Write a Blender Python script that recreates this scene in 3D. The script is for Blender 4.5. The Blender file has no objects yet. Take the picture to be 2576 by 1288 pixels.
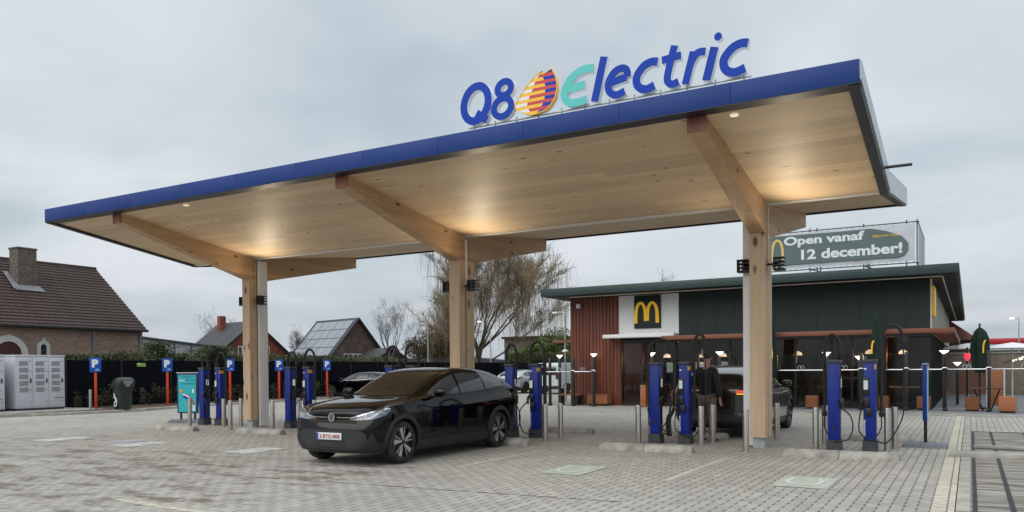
import bpy, bmesh, math, random
from mathutils import Vector, Matrix, noise
from mathutils.bvhtree import BVHTree
R = math.radians
S = bpy.context.scene
COL = S.collection
rnd = random.Random(7)

# ------------------------------------------------------------------ camera
YAW, PITCH, ROLL = 0.5207, -0.0124, -0.0085
cam = bpy.data.cameras.new('camera'); camo = bpy.data.objects.new('camera', cam); COL.objects.link(camo)
F = Vector((-math.sin(YAW)*math.cos(PITCH), math.cos(YAW)*math.cos(PITCH), math.sin(PITCH)))
Rt = Vector((math.cos(YAW), math.sin(YAW), 0)); Up = Rt.cross(F)
cr, sr = math.cos(ROLL), math.sin(ROLL)
cx = Rt*cr + Up*sr; cyv = Up*cr - Rt*sr; cz = -F
m = Matrix((cx, cyv, cz)).transposed().to_4x4(); m.translation = Vector((0, 0, 1.5))
camo.matrix_world = m
cam.sensor_width = 36; cam.lens = 36*2010.9/2576; cam.shift_y = 309.8/2576; cam.clip_end = 3000; cam.clip_start = .1
S.camera = camo

# ------------------------------------------------------------------ world, sun, exposure
SUN_EL, SUN_AZ = R(42), R(200)
W = bpy.data.worlds.new("World"); S.world = W; W.use_nodes = True
nt = W.node_tree; nt.nodes.clear()
def N(nt, t, **k):
    n = nt.nodes.new(t)
    for a, b in k.items():
        if a in n.inputs: n.inputs[a].default_value = b
        else: setattr(n, a, b)
    return n
out = N(nt, 'ShaderNodeOutputWorld'); add = N(nt, 'ShaderNodeAddShader')
sky = N(nt, 'ShaderNodeTexSky', sky_type='NISHITA', sun_disc=False, sun_elevation=SUN_EL, sun_rotation=SUN_AZ, air_density=1.5, dust_density=4)
b1 = N(nt, 'ShaderNodeBackground', Strength=.05*.2); b2 = N(nt, 'ShaderNodeBackground', Strength=1.0)
tc = N(nt, 'ShaderNodeTexCoord'); sx = N(nt, 'ShaderNodeSeparateXYZ')
nt.links.new(tc.outputs['Generated'], sx.inputs[0])
mz = N(nt, 'ShaderNodeMath', operation='MAXIMUM'); mz.inputs[1].default_value = 0
az_ = N(nt, 'ShaderNodeMath', operation='ADD'); az_.inputs[1].default_value = .22
nt.links.new(sx.outputs[2], mz.inputs[0]); nt.links.new(mz.outputs[0], az_.inputs[0])
dx_ = N(nt, 'ShaderNodeMath', operation='DIVIDE'); dy_ = N(nt, 'ShaderNodeMath', operation='DIVIDE')
nt.links.new(sx.outputs[0], dx_.inputs[0]); nt.links.new(az_.outputs[0], dx_.inputs[1])
nt.links.new(sx.outputs[1], dy_.inputs[0]); nt.links.new(az_.outputs[0], dy_.inputs[1])
cb = N(nt, 'ShaderNodeCombineXYZ'); nt.links.new(dx_.outputs[0], cb.inputs[0]); nt.links.new(dy_.outputs[0], cb.inputs[1])
nz = N(nt, 'ShaderNodeTexNoise', Scale=1.05, Detail=4, Roughness=.5, Distortion=.35); nt.links.new(cb.outputs[0], nz.inputs['Vector'])
rp = N(nt, 'ShaderNodeValToRGB')
rp.color_ramp.elements[0].position = .30; rp.color_ramp.elements[0].color = (.42, .505, .56, 1)
rp.color_ramp.elements[1].position = .62; rp.color_ramp.elements[1].color = (.70, .74, .79, 1)
nt.links.new(nz.outputs[0], rp.inputs[0])
er = N(nt, 'ShaderNodeValToRGB')   # an overcast sky is about twice as bright overhead as at the horizon
el = er.color_ramp.elements; el[0].position = 0; el[0].color = (.84, .84, .85, 1); el[1].position = 1; el[1].color = (2.1, 2.1, 2.1, 1)
for p, v in ((.12, 1.0), (.42, 1.0), (.6, 1.45)):
    e = el.new(p); e.color = (v, v, v, 1)
nt.links.new(mz.outputs[0], er.inputs[0])
mx = N(nt, 'ShaderNodeMix', data_type='RGBA', blend_type='MULTIPLY'); mx.inputs[0].default_value = 1
nt.links.new(rp.outputs[0], mx.inputs[6]); nt.links.new(er.outputs[0], mx.inputs[7])
nt.links.new(sky.outputs[0], b1.inputs[0]); nt.links.new(mx.outputs[2], b2.inputs[0])
nt.links.new(b1.outputs[0], add.inputs[0]); nt.links.new(b2.outputs[0], add.inputs[1]); nt.links.new(add.outputs[0], out.inputs[0])

sl = bpy.data.lights.new('sun', 'SUN'); sl.energy = 1.4; sl.angle = R(60); sl.color = (1, .97, .93)
so = bpy.data.objects.new('sun', sl); COL.objects.link(so)
so.rotation_euler = (R(90)-SUN_EL, 0, R(180)-SUN_AZ)
S.view_settings.view_transform = 'Standard'; S.view_settings.look = 'None'; S.view_settings.exposure = 0; S.view_settings.gamma = 1

# ------------------------------------------------------------------ materials
def mat(name, col, rough=.6, metal=0, var=.0, vscale=3, col2=None, bump=0, bscale=40, spec=.5, coat=0, emit=None, estr=0, stretch=None, detail=4):
    m = bpy.data.materials.new(name); m.use_nodes = True; nt = m.node_tree; b = nt.nodes['Principled BSDF']
    b.inputs['Base Color'].default_value = (*col, 1); b.inputs['Roughness'].default_value = rough; b.inputs['Metallic'].default_value = metal
    b.inputs['Specular IOR Level'].default_value = spec
    b.inputs['Coat Weight'].default_value = coat; b.inputs['Coat Roughness'].default_value = .03
    if emit: b.inputs['Emission Color'].default_value = (*emit, 1); b.inputs['Emission Strength'].default_value = estr
    tc = N(nt, 'ShaderNodeTexCoord'); mp = N(nt, 'ShaderNodeMapping'); nt.links.new(tc.outputs['Object'], mp.inputs[0])
    if stretch: mp.inputs['Scale'].default_value = stretch
    if var or col2:
        n = N(nt, 'ShaderNodeTexNoise', Scale=vscale, Detail=detail); nt.links.new(mp.outputs[0], n.inputs['Vector'])
        r = N(nt, 'ShaderNodeValToRGB'); a = col; c = col2 or col
        r.color_ramp.elements[0].position = .35; r.color_ramp.elements[1].position = .65
        r.color_ramp.elements[0].color = (*[x*(1-var) for x in a], 1); r.color_ramp.elements[1].color = (*[min(1, x*(1+var)) for x in c], 1)
        nt.links.new(n.outputs[0], r.inputs[0]); nt.links.new(r.outputs[0], b.inputs['Base Color'])
    if bump:
        n2 = N(nt, 'ShaderNodeTexNoise', Scale=bscale, Detail=3); nt.links.new(mp.outputs[0], n2.inputs['Vector'])
        bp = N(nt, 'ShaderNodeBump', Strength=bump, Distance=.02); nt.links.new(n2.outputs[0], bp.inputs['Height']); nt.links.new(bp.outputs[0], b.inputs['Normal'])
    return m

def wood(name, c1, c2, axis, knots=True, lam=.12, lamaxis=2, blen=3.1, kn=.10):
    """timber: grain stretched along axis, lamination bands across lamaxis, a few knots"""
    m = bpy.data.materials.new(name); m.use_nodes = True; nt = m.node_tree; b = nt.nodes['Principled BSDF']
    b.inputs['Roughness'].default_value = .55; L = nt.links.new
    tc = N(nt, 'ShaderNodeTexCoord'); mp = N(nt, 'ShaderNodeMapping'); L(tc.outputs['Object'], mp.inputs[0])
    s = [9, 9, 9]; s[axis] = .45; mp.inputs['Scale'].default_value = s
    n = N(nt, 'ShaderNodeTexNoise', Scale=1.2, Detail=6, Roughness=.65); L(mp.outputs[0], n.inputs['Vector'])
    r = N(nt, 'ShaderNodeValToRGB'); r.color_ramp.elements[0].position = .3; r.color_ramp.elements[1].position = .7
    r.color_ramp.elements[0].color = (*c1, 1); r.color_ramp.elements[1].color = (*c2, 1); L(n.outputs[0], r.inputs[0])
    # board bands: random tone per board
    sp = N(nt, 'ShaderNodeSeparateXYZ'); L(tc.outputs['Object'], sp.inputs[0])
    dv = N(nt, 'ShaderNodeMath', operation='DIVIDE'); dv.inputs[1].default_value = lam; L(sp.outputs[lamaxis], dv.inputs[0])
    fl = N(nt, 'ShaderNodeMath', operation='FLOOR'); L(dv.outputs[0], fl.inputs[0])
    dl = N(nt, 'ShaderNodeMath', operation='DIVIDE'); dl.inputs[1].default_value = blen; L(sp.outputs[axis], dl.inputs[0])
    wn0 = N(nt, 'ShaderNodeTexWhiteNoise', noise_dimensions='1D'); L(fl.outputs[0], wn0.inputs['W'])
    ad = N(nt, 'ShaderNodeMath', operation='ADD'); L(dl.outputs[0], ad.inputs[0]); L(wn0.outputs[0], ad.inputs[1])
    f2 = N(nt, 'ShaderNodeMath', operation='FLOOR'); L(ad.outputs[0], f2.inputs[0])
    cbn = N(nt, 'ShaderNodeCombineXYZ'); L(fl.outputs[0], cbn.inputs[0]); L(f2.outputs[0], cbn.inputs[1])
    wn = N(nt, 'ShaderNodeTexWhiteNoise', noise_dimensions='3D'); L(cbn.outputs[0], wn.inputs['Vector'])
    mr = N(nt, 'ShaderNodeMapRange'); mr.inputs['To Min'].default_value = .84; mr.inputs['To Max'].default_value = 1.08; L(wn.outputs['Value'], mr.inputs[0])
    fr = N(nt, 'ShaderNodeMath', operation='FRACT'); L(dv.outputs[0], fr.inputs[0])
    gt = N(nt, 'ShaderNodeMath', operation='LESS_THAN'); gt.inputs[1].default_value = .05; L(fr.outputs[0], gt.inputs[0])
    mm = N(nt, 'ShaderNodeMath', operation='MULTIPLY_ADD'); mm.inputs[1].default_value = -.16; L(gt.outputs[0], mm.inputs[0]); L(mr.outputs[0], mm.inputs[2])
    vm = N(nt, 'ShaderNodeVectorMath', operation='SCALE'); L(r.outputs[0], vm.inputs[0]); L(mm.outputs[0], vm.inputs['Scale'])
    src = vm.outputs[0]
    if knots:
        m3 = N(nt, 'ShaderNodeMapping'); L(tc.outputs['Object'], m3.inputs[0]); s3 = [3.4, 3.4, 3.4]; s3[axis] = 1.5; m3.inputs['Scale'].default_value = s3
        vo = N(nt, 'ShaderNodeTexVoronoi', Scale=1.0); vo.inputs['Randomness'].default_value = 1; L(m3.outputs[0], vo.inputs['Vector'])
        kr = N(nt, 'ShaderNodeValToRGB'); kr.color_ramp.elements[0].position = kn*.5; kr.color_ramp.elements[1].position = kn
        kr.color_ramp.elements[0].color = (.28, .2, .14, 1); kr.color_ramp.elements[1].color = (1, 1, 1, 1); L(vo.outputs['Distance'], kr.inputs[0])
        mk = N(nt, 'ShaderNodeMix', data_type='RGBA', blend_type='MULTIPLY'); mk.inputs[0].default_value = 1; L(src, mk.inputs[6]); L(kr.outputs[0], mk.inputs[7]); src = mk.outputs[2]
    L(src, b.inputs['Base Color'])
    return m

def glassy(name, tint, alpha, ior=1.45):
    m = bpy.data.materials.new(name); m.use_nodes = True; nt = m.node_tree; nt.nodes.clear(); L = nt.links.new
    o = N(nt, 'ShaderNodeOutputMaterial'); t = N(nt, 'ShaderNodeBsdfTransparent', Color=(*tint, 1)); g = N(nt, 'ShaderNodeBsdfGlossy', Roughness=.02)
    d = N(nt, 'ShaderNodeBsdfDiffuse', Color=(.01, .012, .012, 1)); fz = N(nt, 'ShaderNodeFresnel', IOR=ior)
    m1 = N(nt, 'ShaderNodeMixShader'); m1.inputs[0].default_value = alpha; L(t.outputs[0], m1.inputs[1]); L(d.outputs[0], m1.inputs[2])
    m2 = N(nt, 'ShaderNodeMixShader'); L(fz.outputs[0], m2.inputs[0]); L(m1.outputs[0], m2.inputs[1]); L(g.outputs[0], m2.inputs[2]); L(m2.outputs[0], o.inputs[0])
    return m

def bricks(name, c1, c2, mortar, bw, bh, ms, rot=0, offset=.5, stain=None, bump=.3, plane='XY', sq=1, rough=.85, stainscale=(1, 1, 1), seam=None):
    m = bpy.data.materials.new(name); m.use_nodes = True; nt = m.node_tree; b = nt.nodes['Principled BSDF']; L = nt.links.new
    b.inputs['Roughness'].default_value = rough
    tc = N(nt, 'ShaderNodeTexCoord'); sp = N(nt, 'ShaderNodeSeparateXYZ'); L(tc.outputs['Object'], sp.inputs[0])
    cb = N(nt, 'ShaderNodeCombineXYZ'); ax = dict(X=0, Y=1, Z=2)
    L(sp.outputs[ax[plane[0]]], cb.inputs[0]); L(sp.outputs[ax[plane[1]]], cb.inputs[1])
    mp = N(nt, 'ShaderNodeMapping'); mp.inputs['Rotation'].default_value = (0, 0, rot); L(cb.outputs[0], mp.inputs[0])
    t = N(nt, 'ShaderNodeTexBrick'); t.offset = offset
    t.inputs['Color1'].default_value = (*c1, 1); t.inputs['Color2'].default_value = (*c2, 1); t.inputs['Mortar'].default_value = (*mortar, 1)
    t.inputs['Scale'].default_value = 1; t.inputs['Mortar Size'].default_value = ms; t.inputs['Brick Width'].default_value = bw; t.inputs['Row Height'].default_value = bh
    t.inputs['Mortar Smooth'].default_value = .3
    L(mp.outputs[0], t.inputs['Vector']); src = t.outputs[0]
    n1 = N(nt, 'ShaderNodeTexNoise', Scale=.35, Detail=6, Roughness=.6); L(tc.outputs['Object'], n1.inputs['Vector'])
    mr = N(nt, 'ShaderNodeMapRange'); mr.inputs['From Min'].default_value = .3; mr.inputs['From Max'].default_value = .7; mr.inputs['To Min'].default_value = .86; mr.inputs['To Max'].default_value = 1.12; L(n1.outputs[0], mr.inputs[0])
    v = N(nt, 'ShaderNodeVectorMath', operation='SCALE'); L(src, v.inputs[0]); L(mr.outputs[0], v.inputs['Scale']); src = v.outputs[0]
    nf = N(nt, 'ShaderNodeTexNoise', Scale=9, Detail=5, Roughness=.7); L(tc.outputs['Object'], nf.inputs['Vector'])
    mrf = N(nt, 'ShaderNodeMapRange'); mrf.inputs['From Min'].default_value = .3; mrf.inputs['From Max'].default_value = .7; mrf.inputs['To Min'].default_value = .85; mrf.inputs['To Max'].default_value = 1.15; L(nf.outputs[0], mrf.inputs[0])
    v = N(nt, 'ShaderNodeVectorMath', operation='SCALE'); L(src, v.inputs[0]); L(mrf.outputs[0], v.inputs['Scale']); src = v.outputs[0]
    if stain:
        ms_ = N(nt, 'ShaderNodeMapping'); ms_.inputs['Scale'].default_value = stainscale; L(tc.outputs['Object'], ms_.inputs[0])
        n2 = N(nt, 'ShaderNodeTexNoise', Scale=stain[3], Detail=7, Roughness=.72, Distortion=.4); L(ms_.outputs[0], n2.inputs['Vector'])
        # dirt is heavier towards the left entrance
        gx = N(nt, 'ShaderNodeMapRange'); gx.inputs['From Min'].default_value = -3; gx.inputs['From Max'].default_value = -9; gx.inputs['To Min'].default_value = -.13; gx.inputs['To Max'].default_value = .0; L(sp.outputs[0], gx.inputs[0])
        gy = N(nt, 'ShaderNodeMapRange'); gy.inputs['From Min'].default_value = 9; gy.inputs['From Max'].default_value = 12; gy.inputs['To Min'].default_value = .0; gy.inputs['To Max'].default_value = -.09; L(sp.outputs[1], gy.inputs[0])
        a1 = N(nt, 'ShaderNodeMath', operation='ADD'); L(n2.outputs[0], a1.inputs[0]); L(gx.outputs[0], a1.inputs[1])
        a2 = N(nt, 'ShaderNodeMath', operation='ADD'); L(a1.outputs[0], a2.inputs[0]); L(gy.outputs[0], a2.inputs[1])
        r = N(nt, 'ShaderNodeMapRange'); r.inputs['From Min'].default_value = .53; r.inputs['From Max'].default_value = .66; r.inputs['To Max'].default_value = .75; L(a2.outputs[0], r.inputs[0])
        mk = N(nt, 'ShaderNodeMix', data_type='RGBA'); L(r.outputs[0], mk.inputs[0]); L(src, mk.inputs[6]); mk.inputs[7].default_value = (*stain[:3], 1); src = mk.outputs[2]
    L(src, b.inputs['Base Color'])
    bp = N(nt, 'ShaderNodeBump', Strength=bump, Distance=.01); bp.invert = True; L(t.outputs['Fac'], bp.inputs['Height']); L(bp.outputs[0], b.inputs['Normal'])
    return m

M = {}
M['soffit'] = wood('soffit_boards', (.62, .455, .285), (.70, .535, .355), 0, lam=.24, lamaxis=1)
M['beam'] = wood('glulam_beam', (.50, .31, .165), (.63, .42, .24), 1, lam=.14, lamaxis=2, blen=60, kn=.15)
M['column'] = wood('glulam_column', (.60, .42, .26), (.73, .54, .36), 2, lam=.125, lamaxis=1, blen=60, kn=.20)
M['endcap'] = wood('stained_end_cap', (.16, .05, .025), (.27, .10, .055), 2, knots=False, lam=.09, lamaxis=0)
M['fascia'] = mat('blue_fascia', (.008, .040, .200), .5, var=.06, vscale=.6, spec=.3)
M['fasciadark'] = mat('dark_drip_edge', (.008, .009, .022), .4)
M['fasciaside'] = mat('pale_end_panel', (.52, .56, .60), .35, metal=.0, var=.08)
M['roofgrey'] = mat('roof_sheet', (.5, .53, .55), .5, var=.1)
M['gutter'] = mat('zinc_gutter', (.75, .73, .70), .5)
M['whitebox'] = mat('white_conduit', (.82, .81, .80), .4, var=.03)
M['steel'] = mat('brushed_steel', (.50, .46, .42), .24, metal=.85, var=.12, vscale=4, stretch=(1, 1, .2), bump=.03, bscale=60)
M['galv'] = mat('galvanised', (.42, .44, .45), .5, metal=.6, var=.15, vscale=9)
M['blk'] = mat('black_metal', (.012, .012, .013), .4)
M['hole'] = mat('dark_recess', (.02, .014, .008), .9)
M['rubber'] = mat('black_rubber', (.010, .010, .011), .55, var=.2, vscale=8)
M['cblue'] = mat('charger_blue', (.006, .024, .25), .4, var=.06, vscale=2, spec=.35)
M['cgrey'] = mat('charger_grey', (.045, .05, .055), .5, var=.1)
M['screen'] = mat('lit_screen', (.3, .34, .33), .2, emit=(.45, .55, .52), estr=.55)
M['white'] = mat('white_paint', (.75, .75, .74), .45, var=.04)
M['whiteled'] = mat('channel_white', (.78, .79, .82), .3)
M['lblue'] = mat('letter_blue', (.003, .048, .40), .45, var=.04, spec=.2)
M['lteal'] = mat('letter_teal', (.13, .58, .55), .45, spec=.2)
M['ly'] = mat('emblem_yellow', (.90, .50, .015), .3); M['lr'] = mat('emblem_red', (.55, .02, .03), .3)
M['conc'] = mat('concrete_stop', (.30, .285, .25), .85, var=.22, vscale=5, bump=.3, bscale=60, col2=(.36, .345, .31))
M['kerb'] = mat('kerb_concrete', (.36, .34, .30), .85, var=.2, vscale=3, bump=.2)
M['paint'] = mat('black_car_paint', (.0015, .0015, .002), .05, spec=.34, coat=.0)
M['paint2'] = mat('dark_grey_car_paint', (.02, .017, .017), .25, coat=1, metal=.3)
M['paint3'] = mat('silver_car_paint', (.4, .42, .43), .25, coat=1, metal=.4)
M['paintw'] = mat('white_van_paint', (.62, .68, .68), .3, coat=.5)
M['clad'] = mat('car_cladding', (.014, .015, .017), .5, bump=.05, bscale=200)
M['grille'] = mat('grille_mesh_grey', (.030, .031, .033), .7, bump=.8, bscale=160)
M['tyre'] = mat('tyre', (.014, .013, .013), .8, var=.4, vscale=9, col2=(.03, .027, .025))
M['rimd'] = mat('rim_black', (.01, .01, .01), .3, coat=.5)
M['rims'] = mat('rim_silver', (.62, .63, .64), .22, metal=.85)
M['cglass'] = mat('car_glass', (.004, .005, .005), .02, spec=.75)
M['sglass'] = mat('side_glass', (.050, .058, .062), .03, spec=.6)
M['chrome'] = mat('chrome', (.75, .77, .8), .15, metal=.9)
M['lamp'] = mat('headlamp_lens', (.16, .17, .19), .12, metal=.5, coat=1, var=.5, vscale=14)
M['tail'] = mat('tail_lamp', (.10, .006, .008), .2, coat=1); M['taillit'] = mat('lit_tail_lamp', (.6, .03, .02), .3, emit=(1, .08, .04), estr=.55)
M['amber'] = mat('lit_indicator', (.8, .4, .02), .3, emit=(1, .5, .05), estr=1.2)
M['plate'] = mat('plate_white', (.7, .7, .7), .4); M['platered'] = mat('plate_red', (.35, .02, .03), .5); M['plateblue'] = mat('plate_blue', (.02, .05, .4), .4)
M['clampglass'] = mat('lamp_glow', (1, .95, .85), .3, emit=(1, .93, .8), estr=2.2)
M['dimlamp'] = mat('dim_lamp_glow', (.8, .7, .6), .3, emit=(1, .85, .6), estr=.5)
M['pblue'] = mat('sign_blue', (.006, .075, .42), .35); M['pwhite'] = mat('sign_white', (.78, .8, .82), .4); M['plight'] = mat('sign_light_blue', (.2, .45, .75), .4)
M['orange'] = mat('orange_red_post', (.62, .055, .012), .45, var=.12, vscale=4)
M['bin'] = mat('dark_green_plastic', (.008, .020, .014), .42, var=.15)
M['bingrey'] = mat('grey_flap', (.22, .22, .24), .4)
M['teal'] = mat('poster_teal', (.015, .42, .46), .5, var=.05, vscale=1); M['navy'] = mat('poster_navy', (.008, .02, .10), .45); M['tealdark'] = mat('poster_dark_text', (.01, .12, .2), .5)
M['oran'] = mat('poster_orange', (.7, .25, .03), .5); M['tealpale'] = mat('poster_pale', (.25, .6, .65), .5)
M['fence'] = mat('black_fence_mesh', (.004, .005, .008), .9, var=.2, vscale=3, spec=.12)
M['cab'] = mat('cabinet_grey_white', (.56, .56, .60), .5, var=.05, vscale=1.5); M['louv'] = mat('louvre_grey', (.22, .22, .24), .5)
M['redlogo'] = mat('logo_red', (.4, .02, .03), .5)
M['red'] = None
M['greenw'] = mat('dark_green_cladding', (.010, .023, .022), .55, var=.08, vscale=1)
M['greenr'] = mat('green_roof_edge', (.022, .045, .043), .45, var=.08, vscale=.7)
M['soffitd'] = mat('dark_eave_boards', (.010, .009, .007), .7, var=.2)
M['cream'] = mat('light_strip', (.55, .50, .44), .5, emit=(1, .85, .65), estr=.05)
M['mwhite'] = mat('white_facade', (.80, .80, .80), .5, var=.03, vscale=1)
M['awn'] = mat('rust_brown_awning', (.21, .072, .042), .5, var=.1, vscale=1)
M['myellow'] = mat('logo_yellow', (.85, .48, .01), .35, emit=(.9, .5, .02), estr=.15)
M['mull'] = mat('dark_mullion', (.018, .017, .016), .4)
M['glass'] = glassy('tinted_glazing', (.72, .72, .72), .05)
M['cleargl'] = glassy('wind_screen_glass', (.93, .95, .95), .03, 1.18)
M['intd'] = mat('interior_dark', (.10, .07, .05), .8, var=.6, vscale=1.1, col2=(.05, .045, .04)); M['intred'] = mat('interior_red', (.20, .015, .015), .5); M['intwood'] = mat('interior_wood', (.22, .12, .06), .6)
M['intlamp'] = mat('interior_lamp', (1, .8, .6), .5, emit=(1, .75, .5), estr=1.6)
M['terr'] = mat('terrace_grey', (.21, .215, .225), .8, var=.12, vscale=2, bump=.1)
M['bench'] = mat('rust_orange_timber', (.36, .13, .05), .6, var=.15, vscale=6, stretch=(1, 1, 6))
M['umb'] = mat('green_canvas', (.006, .022, .013), .9, var=.2, vscale=6, bump=.3, bscale=12)
M['bansash'] = mat('banner_green', (.11, .155, .15), .7, var=.06, vscale=1); M['banwhite'] = mat('banner_mesh_white', (.55, .58, .62), .8, var=.06, vscale=3)
M['bantext'] = mat('banner_text', (.72, .76, .80), .7); M['scaf'] = mat('scaffold_tube', (.10, .10, .105), .5, metal=.5)
M['bark'] = mat('bark', (.075, .058, .040), .9, var=.3, vscale=5, bump=.4, bscale=20); M['barkol'] = mat('willow_bark', (.10, .085, .05), .9, var=.3, vscale=3, bump=.4)
M['twig'] = mat('willow_twigs', (.18, .135, .085), .8, var=.3, vscale=.6, col2=(.25, .195, .12)); M['twigd'] = mat('bare_twigs', (.115, .09, .08), .9, var=.25, vscale=.5)
M['leaf'] = mat('evergreen_leaves', (.045, .08, .018), .6, var=.5, vscale=.9, col2=(.10, .145, .035), detail=3)
M['leafd'] = mat('hedge_leaves', (.028, .042, .012), .6, var=.5, vscale=1.2, col2=(.07, .085, .022))
M['leafy'] = mat('mossy_hedge', (.09, .095, .03), .8, var=.4, vscale=.5, col2=(.06, .07, .02)); M['leafb'] = mat('brown_shrub_leaves', (.11, .065, .03), .8, var=.4, vscale=.8, col2=(.07, .065, .03))
M['plants'] = mat('low_plants', (.025, .028, .012), .8, var=.5, vscale=2, col2=(.06, .06, .022))
M['soil'] = mat('soil_and_leaves', (.085, .05, .032), .95, var=.4, vscale=2, bump=.5)
M['grass'] = mat('far_ground', (.11, .11, .09), .95, var=.2, vscale=.2)
M['tiles'] = bricks('dark_roof_tiles', (.052, .029, .023), (.066, .038, .031), (.034, .020, .017), .3, 2.0, .03, plane='YZ', bump=.3, rough=.75)
M['brick'] = bricks('house_brick', (.23, .135, .098), (.33, .215, .16), (.27, .23, .19), .24, .075, .011, plane='YZ', bump=.3)
M['brickx'] = bricks('house_brick_gable', (.21, .145, .105), (.29, .205, .15), (.27, .24, .2), .24, .075, .011, plane='XZ', bump=.3)
M['brickred'] = mat('red_brick', (.20, .055, .038), .9, var=.2, vscale=4); M['brickbr'] = mat('brown_brick', (.095, .06, .048), .9, var=.25, vscale=3)
M['roofd'] = mat('slate_roof', (.045, .045, .05), .7, var=.2, vscale=1.5); M['solar'] = mat('solar_panels', (.26, .28, .31), .2, metal=.3, var=.1, vscale=.8)
M['stone'] = mat('white_stone_surround', (.55, .53, .50), .7, var=.08); M['lead'] = mat('lead_flashing', (.20, .205, .21), .5, var=.15)
M['chim'] = mat('old_brick_chimney', (.13, .11, .09), .9, var=.3, vscale=7, bump=.4, bscale=30); M['winglass'] = mat('window_glass', (.03, .035, .04), .08, spec=.8)
M['darkred'] = mat('dark_red_door', (.07, .012, .012), .5); M['shed'] = mat('shed_panels', (.40, .43, .45), .6, var=.06, vscale=.8); M['shedroof'] = mat('shed_roof_edge', (.04, .055, .06), .5)
M['pave'] = bricks('block_paving', (.345, .325, .285), (.43, .41, .365), (.135, .12, .10), .215, .215, .018, rot=R(90), stain=(.13, .10, .075, .55), stainscale=(1.0, .9, 1), bump=.6)
M['pave2'] = bricks('edging_blocks', (.50, .46, .36), (.56, .52, .42), (.2, .18, .14), .215, .215, .010, rot=R(90), bump=.4)
M['slab'] = mat('weathered_slab', (.12, .105, .085), .85, var=.3, vscale=2.2, col2=(.30, .275, .235), bump=.5, bscale=14, stretch=(.6, 4, 1), detail=8)
M['strip'] = mat('black_drain_strip', (.02, .02, .022), .7, var=.3)
M['tilegreen'] = mat('marking_pale_green', (.44, .47, .39), .7, var=.08, vscale=5); M['tilewhite'] = mat('marking_white', (.66, .67, .62), .6, var=.05)
M['markwhite'] = mat('worn_white_marking', (.48, .48, .44), .7, var=.25, vscale=3, col2=(.58, .58, .54))
M['skin'] = mat('skin', (.42, .23, .16), .6); M['hair'] = mat('dark_hair', (.025, .017, .012), .7); M['jacket'] = mat('dark_jacket', (.010, .010, .016), .75, bump=.3, bscale=25); M['trous'] = mat('brown_trousers', (.18, .135, .095), .85, bump=.3, bscale=20); M['shoe'] = mat('brown_shoes', (.09, .035, .02), .5)
M['stationred'] = mat('station_red', (.42, .015, .025), .4); M['stationwhite'] = mat('station_white', (.45, .48, .52), .5); M['parasolw'] = mat('white_parasol', (.75, .76, .78), .7)
M['heart'] = mat('red_lamp', (1, .05, .08), .4, emit=(1, .03, .06), estr=1.6); M['garland'] = mat('garland_lamp', (1, .9, .7), .4, emit=(1, .85, .6), estr=2.0)
M['baseplate'] = mat('grey_cast_base', (.17, .19, .225), .55, var=.12, vscale=5, bump=.1)
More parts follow.
